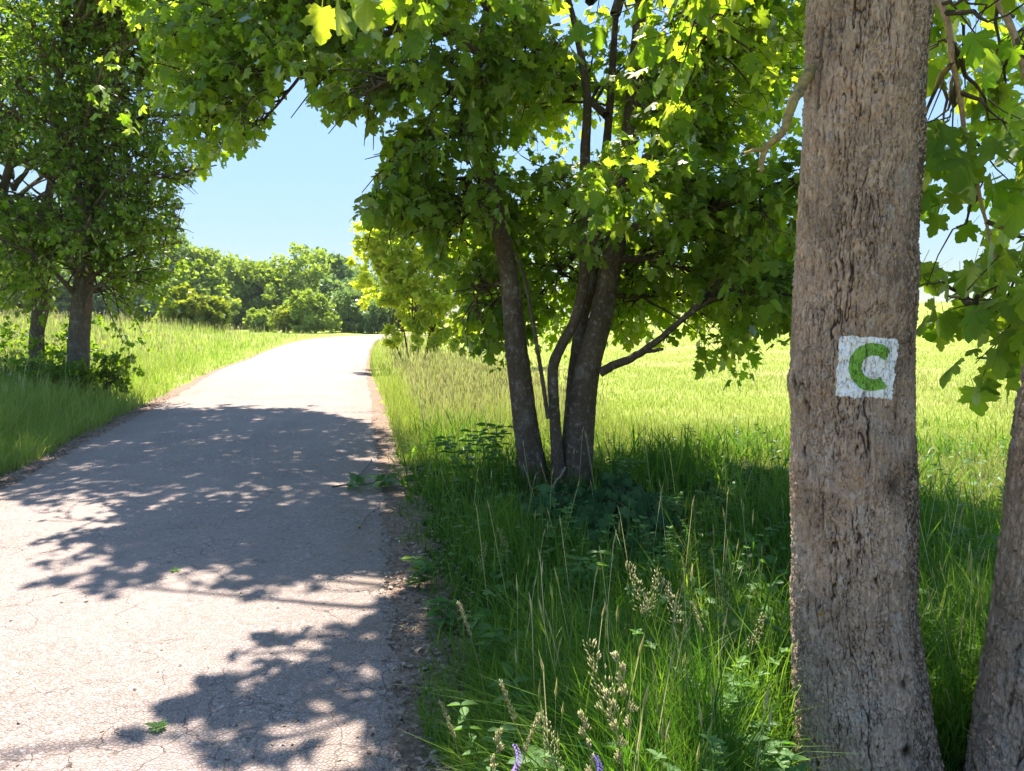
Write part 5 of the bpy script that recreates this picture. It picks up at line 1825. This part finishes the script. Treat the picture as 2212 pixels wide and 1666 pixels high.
# fallen leafy branch
fb = np.array(gnd(800, 1045))
root = empty('fallen_branch', fb, 'fallen leafy branch with a dark stalk reaching onto the asphalt', 'branch')
m = MB()
V, F = tube(resample([gnd(718, 1052, .05), gnd(745, 1048, .06), gnd(775, 1048, .08), gnd(830, 1040, .10)], 14), np.linspace(0.009, 0.004, 14), 6)
m.add(V, F)
m.build('stalk', M['twig'], root, smooth=True)
rr = np.random.default_rng(12)
for k in range(26):
    f = rr.random()
    p = np.array(gnd(758 + 90 * f, 1050 - 24 * rr.random(), 0.07 + 0.07 * rr.random()))
    t = np.array([rr.normal(), rr.normal(), rr.normal() * 0.25])
    Fk = frames(t[None], np.array([[0, -0.3, 1.0]]) + rr.normal(size=(1, 3)) * 0.25)[0]
    ob = bpy.data.objects.new('leaf', leaf_mesh(int(rr.integers(0, 6)), 'mid', 'weed'))
    col.objects.link(ob); ob.parent = root
    ob.matrix_basis = Matrix.LocRotScale(Vector((p - fb).tolist()), Matrix(Fk.tolist()).to_quaternion(), Vector((float(rr.uniform(0.07, 0.13)),) * 3))

# ------------------------------------------------------------------ litter and gravel on the shoulders
r = np.random.default_rng(91)
mb = MB()
n = 5200
y = 1 / (r.random(n) * (1 / 1.6 - 1 / 14) + 1 / 14)
x = xr(y) + r.uniform(-0.04, 0.45, n)
P = np.stack([x, y, hgt(x, y) + 0.022 + 0.01 * r.random(n)], 1)
T = r.normal(size=(n, 3)) * [1, 1, 0.18]
add_leaves(mb, OVAL + LEAF_LOW, P, frames(T, np.tile([0, 0, 1.0], (n, 1)) + r.normal(size=(n, 3)) * 0.3), r.uniform(0.008, 0.030, n) * np.where(r.random(n) < 0.04, 1.8, 1.0), r.random(n), r)
n2 = 2200
y = 1 / (r.random(n2) * (1 / 6.0 - 1 / 16) + 1 / 16)
x = xl(y) - r.uniform(-0.05, 0.5, n2)
P = np.stack([x, y, hgt(x, y) + 0.022 + 0.01 * r.random(n2)], 1)
T = r.normal(size=(n2, 3)) * [1, 1, 0.18]
add_leaves(mb, OVAL, P, frames(T, np.tile([0, 0, 1.0], (n2, 1)) + r.normal(size=(n2, 3)) * 0.3), r.uniform(0.015, 0.05, n2), r.random(n2), r)
o = mb.build('leaf_litter', M['dry_leaf'])
tag(o, 'dry brown leaf litter on the dirt shoulders', 'leaf litter', kind='stuff')

mb = MB()
n3_ = 420
y = 1 / (r.random(n3_) * (1 / 2.2 - 1 / 16) + 1 / 16)
f_ = r.random(n3_)
f_ = np.where(r.random(n3_) < 0.6, 1 - 0.25 * f_ ** 2, f_)
x = xl(y) + (xr(y) - xl(y)) * f_
P = np.stack([x, y, hgt(x, y) + 0.016 + 0.035 * (1 - (2 * f_ - 1) ** 2)], 1)
T = r.normal(size=(n3_, 3)) * [1, 1, 0.12]
add_leaves(mb, OVAL + LEAF_LOW, P, frames(T, np.tile([0, 0, 1.0], (n3_, 1)) + r.normal(size=(n3_, 3)) * 0.25), r.uniform(0.008, 0.026, n3_), r.random(n3_), r)
o = mb.build('road_debris', M['dry_leaf'])
tag(o, 'bits of dry leaf and grit strewn on the asphalt', 'debris', kind='stuff')
# feathery herbs: thin stems set with small leaflets
mb, ms = MB(), MB()
x, y = scatter(700, 1.5, 8.5, -0.25, 0.75, r)
ok = (x - xr(y) > 0.35) & (vnoise(x * 0.9 + 5, y * 0.9 + 5, 256, 15) > 0.45) & ((y > 2.75) | (x < 0.28 * y + 0.05))
x, y = x[ok], y[ok]
PP, TT = [], []
for a_, b_ in zip(x, y):
    hh_ = r.uniform(0.16, 0.46)
    an = r.uniform(0, 6.28)
    g_ = float(hgt(a_, b_))
    c = resample([(a_, b_, g_), (a_ + 0.03 * math.cos(an), b_ + 0.03 * math.sin(an), g_ + hh_ * 0.6), (a_ + 0.14 * hh_ / 0.3 * math.cos(an), b_ + 0.14 * hh_ / 0.3 * math.sin(an), g_ + hh_)], 9)
    V, F = tube(c, 0.0014, 3)
    ms.add(V, F, var=np.full(len(V), r.random() * 0.6))
    for q in range(2, 9):
        for w_ in range(4):
            t_2 = w_ * 1.57 + q * 0.7
            PP.append(c[q]); TT.append((math.cos(t_2), math.sin(t_2), 0.35))
PP, TT = np.array(PP), np.array(TT)
add_leaves(ms, OVAL, PP, frames(TT, np.tile([0.0, 0, 1.0], (len(PP), 1)) + r.normal(size=PP.shape) * 0.25), r.uniform(0.018, 0.040, len(PP)), np.clip(r.normal(0.5, 0.3, len(PP)), 0, 1), r)
o = ms.build('verge_herbs', M['weed'])
tag(o, 'feathery green herbs scattered through the verge grass', 'herbs', kind='stuff')
seed_mass(420, 1.9, 9, -0.25, 0.75, lambda x, y: (x - xr(y) > 0.4) & (np.hypot(x - 1.17, y - 2.45) > 0.5) & ((y > 2.6) | (x < 0.7)) & (y > 1.9), (0.28, 0.62), 'seeding_grass', 'thin seeding grass heads through the shaded verge', r, 0.03)

# low ground cover between the blades
mb = MB()
n = 5200
x, y = scatter(n, 1.5, 9, -0.35, 0.75, r)
ok = (x - xr(y) > 0.42) & ((y > 2.75) | (x < 0.28 * y + 0.05))
x, y = x[ok], y[ok]
n = len(x)
P = np.stack([x, y, hgt(x, y) + r.uniform(0.02, 0.20, n)], 1)
T = r.normal(size=(n, 3)) * [1, 1, 0.3]
add_leaves(mb, OVAL + LEAF_LOW, P, frames(T, np.tile([0, -0.2, 1.0], (n, 1)) + r.normal(size=(n, 3)) * 0.3), r.uniform(0.03, 0.085, n), np.clip(r.normal(0.35, 0.3, n), 0, 1), r)
o = mb.build('ground_cover', M['weed'])
tag(o, 'low broad leaved ground cover under the verge grass', 'ground cover', kind='stuff')

# thin summer haze
m, N, L, out = mat_new('haze_air')
pv = N('ShaderNodeVolumePrincipled')
pv.inputs['Color'].default_value = (0.86, 0.93, 1.0, 1)
pv.inputs['Density'].default_value = 0.00016
pv.inputs['Anisotropy'].default_value = 0.2
L(pv.outputs[0], out.inputs['Volume'])
mb = MB()
hx0, hx1, hy0, hy1, hz0, hz1 = -440, 440, -60, 730, -1.5, 24
mb.add([(hx0, hy0, hz0), (hx1, hy0, hz0), (hx1, hy1, hz0), (hx0, hy1, hz0), (hx0, hy0, hz1), (hx1, hy0, hz1), (hx1, hy1, hz1), (hx0, hy1, hz1)],
       np.array([(0, 3, 2, 1), (4, 5, 6, 7), (0, 1, 5, 4), (1, 2, 6, 5), (2, 3, 7, 6), (3, 0, 4, 7)]))
o = mb.build('haze', m)
tag(o, 'thin bluish summer haze over the far wood', 'haze', kind='stuff')

for o in bpy.data.objects:
    if '_o' in o:
        del o['_o']
tri = sum(len(o.data.polygons) for o in bpy.data.objects if o.type == 'MESH')
print('faces', tri, 'objects', len(bpy.data.objects))
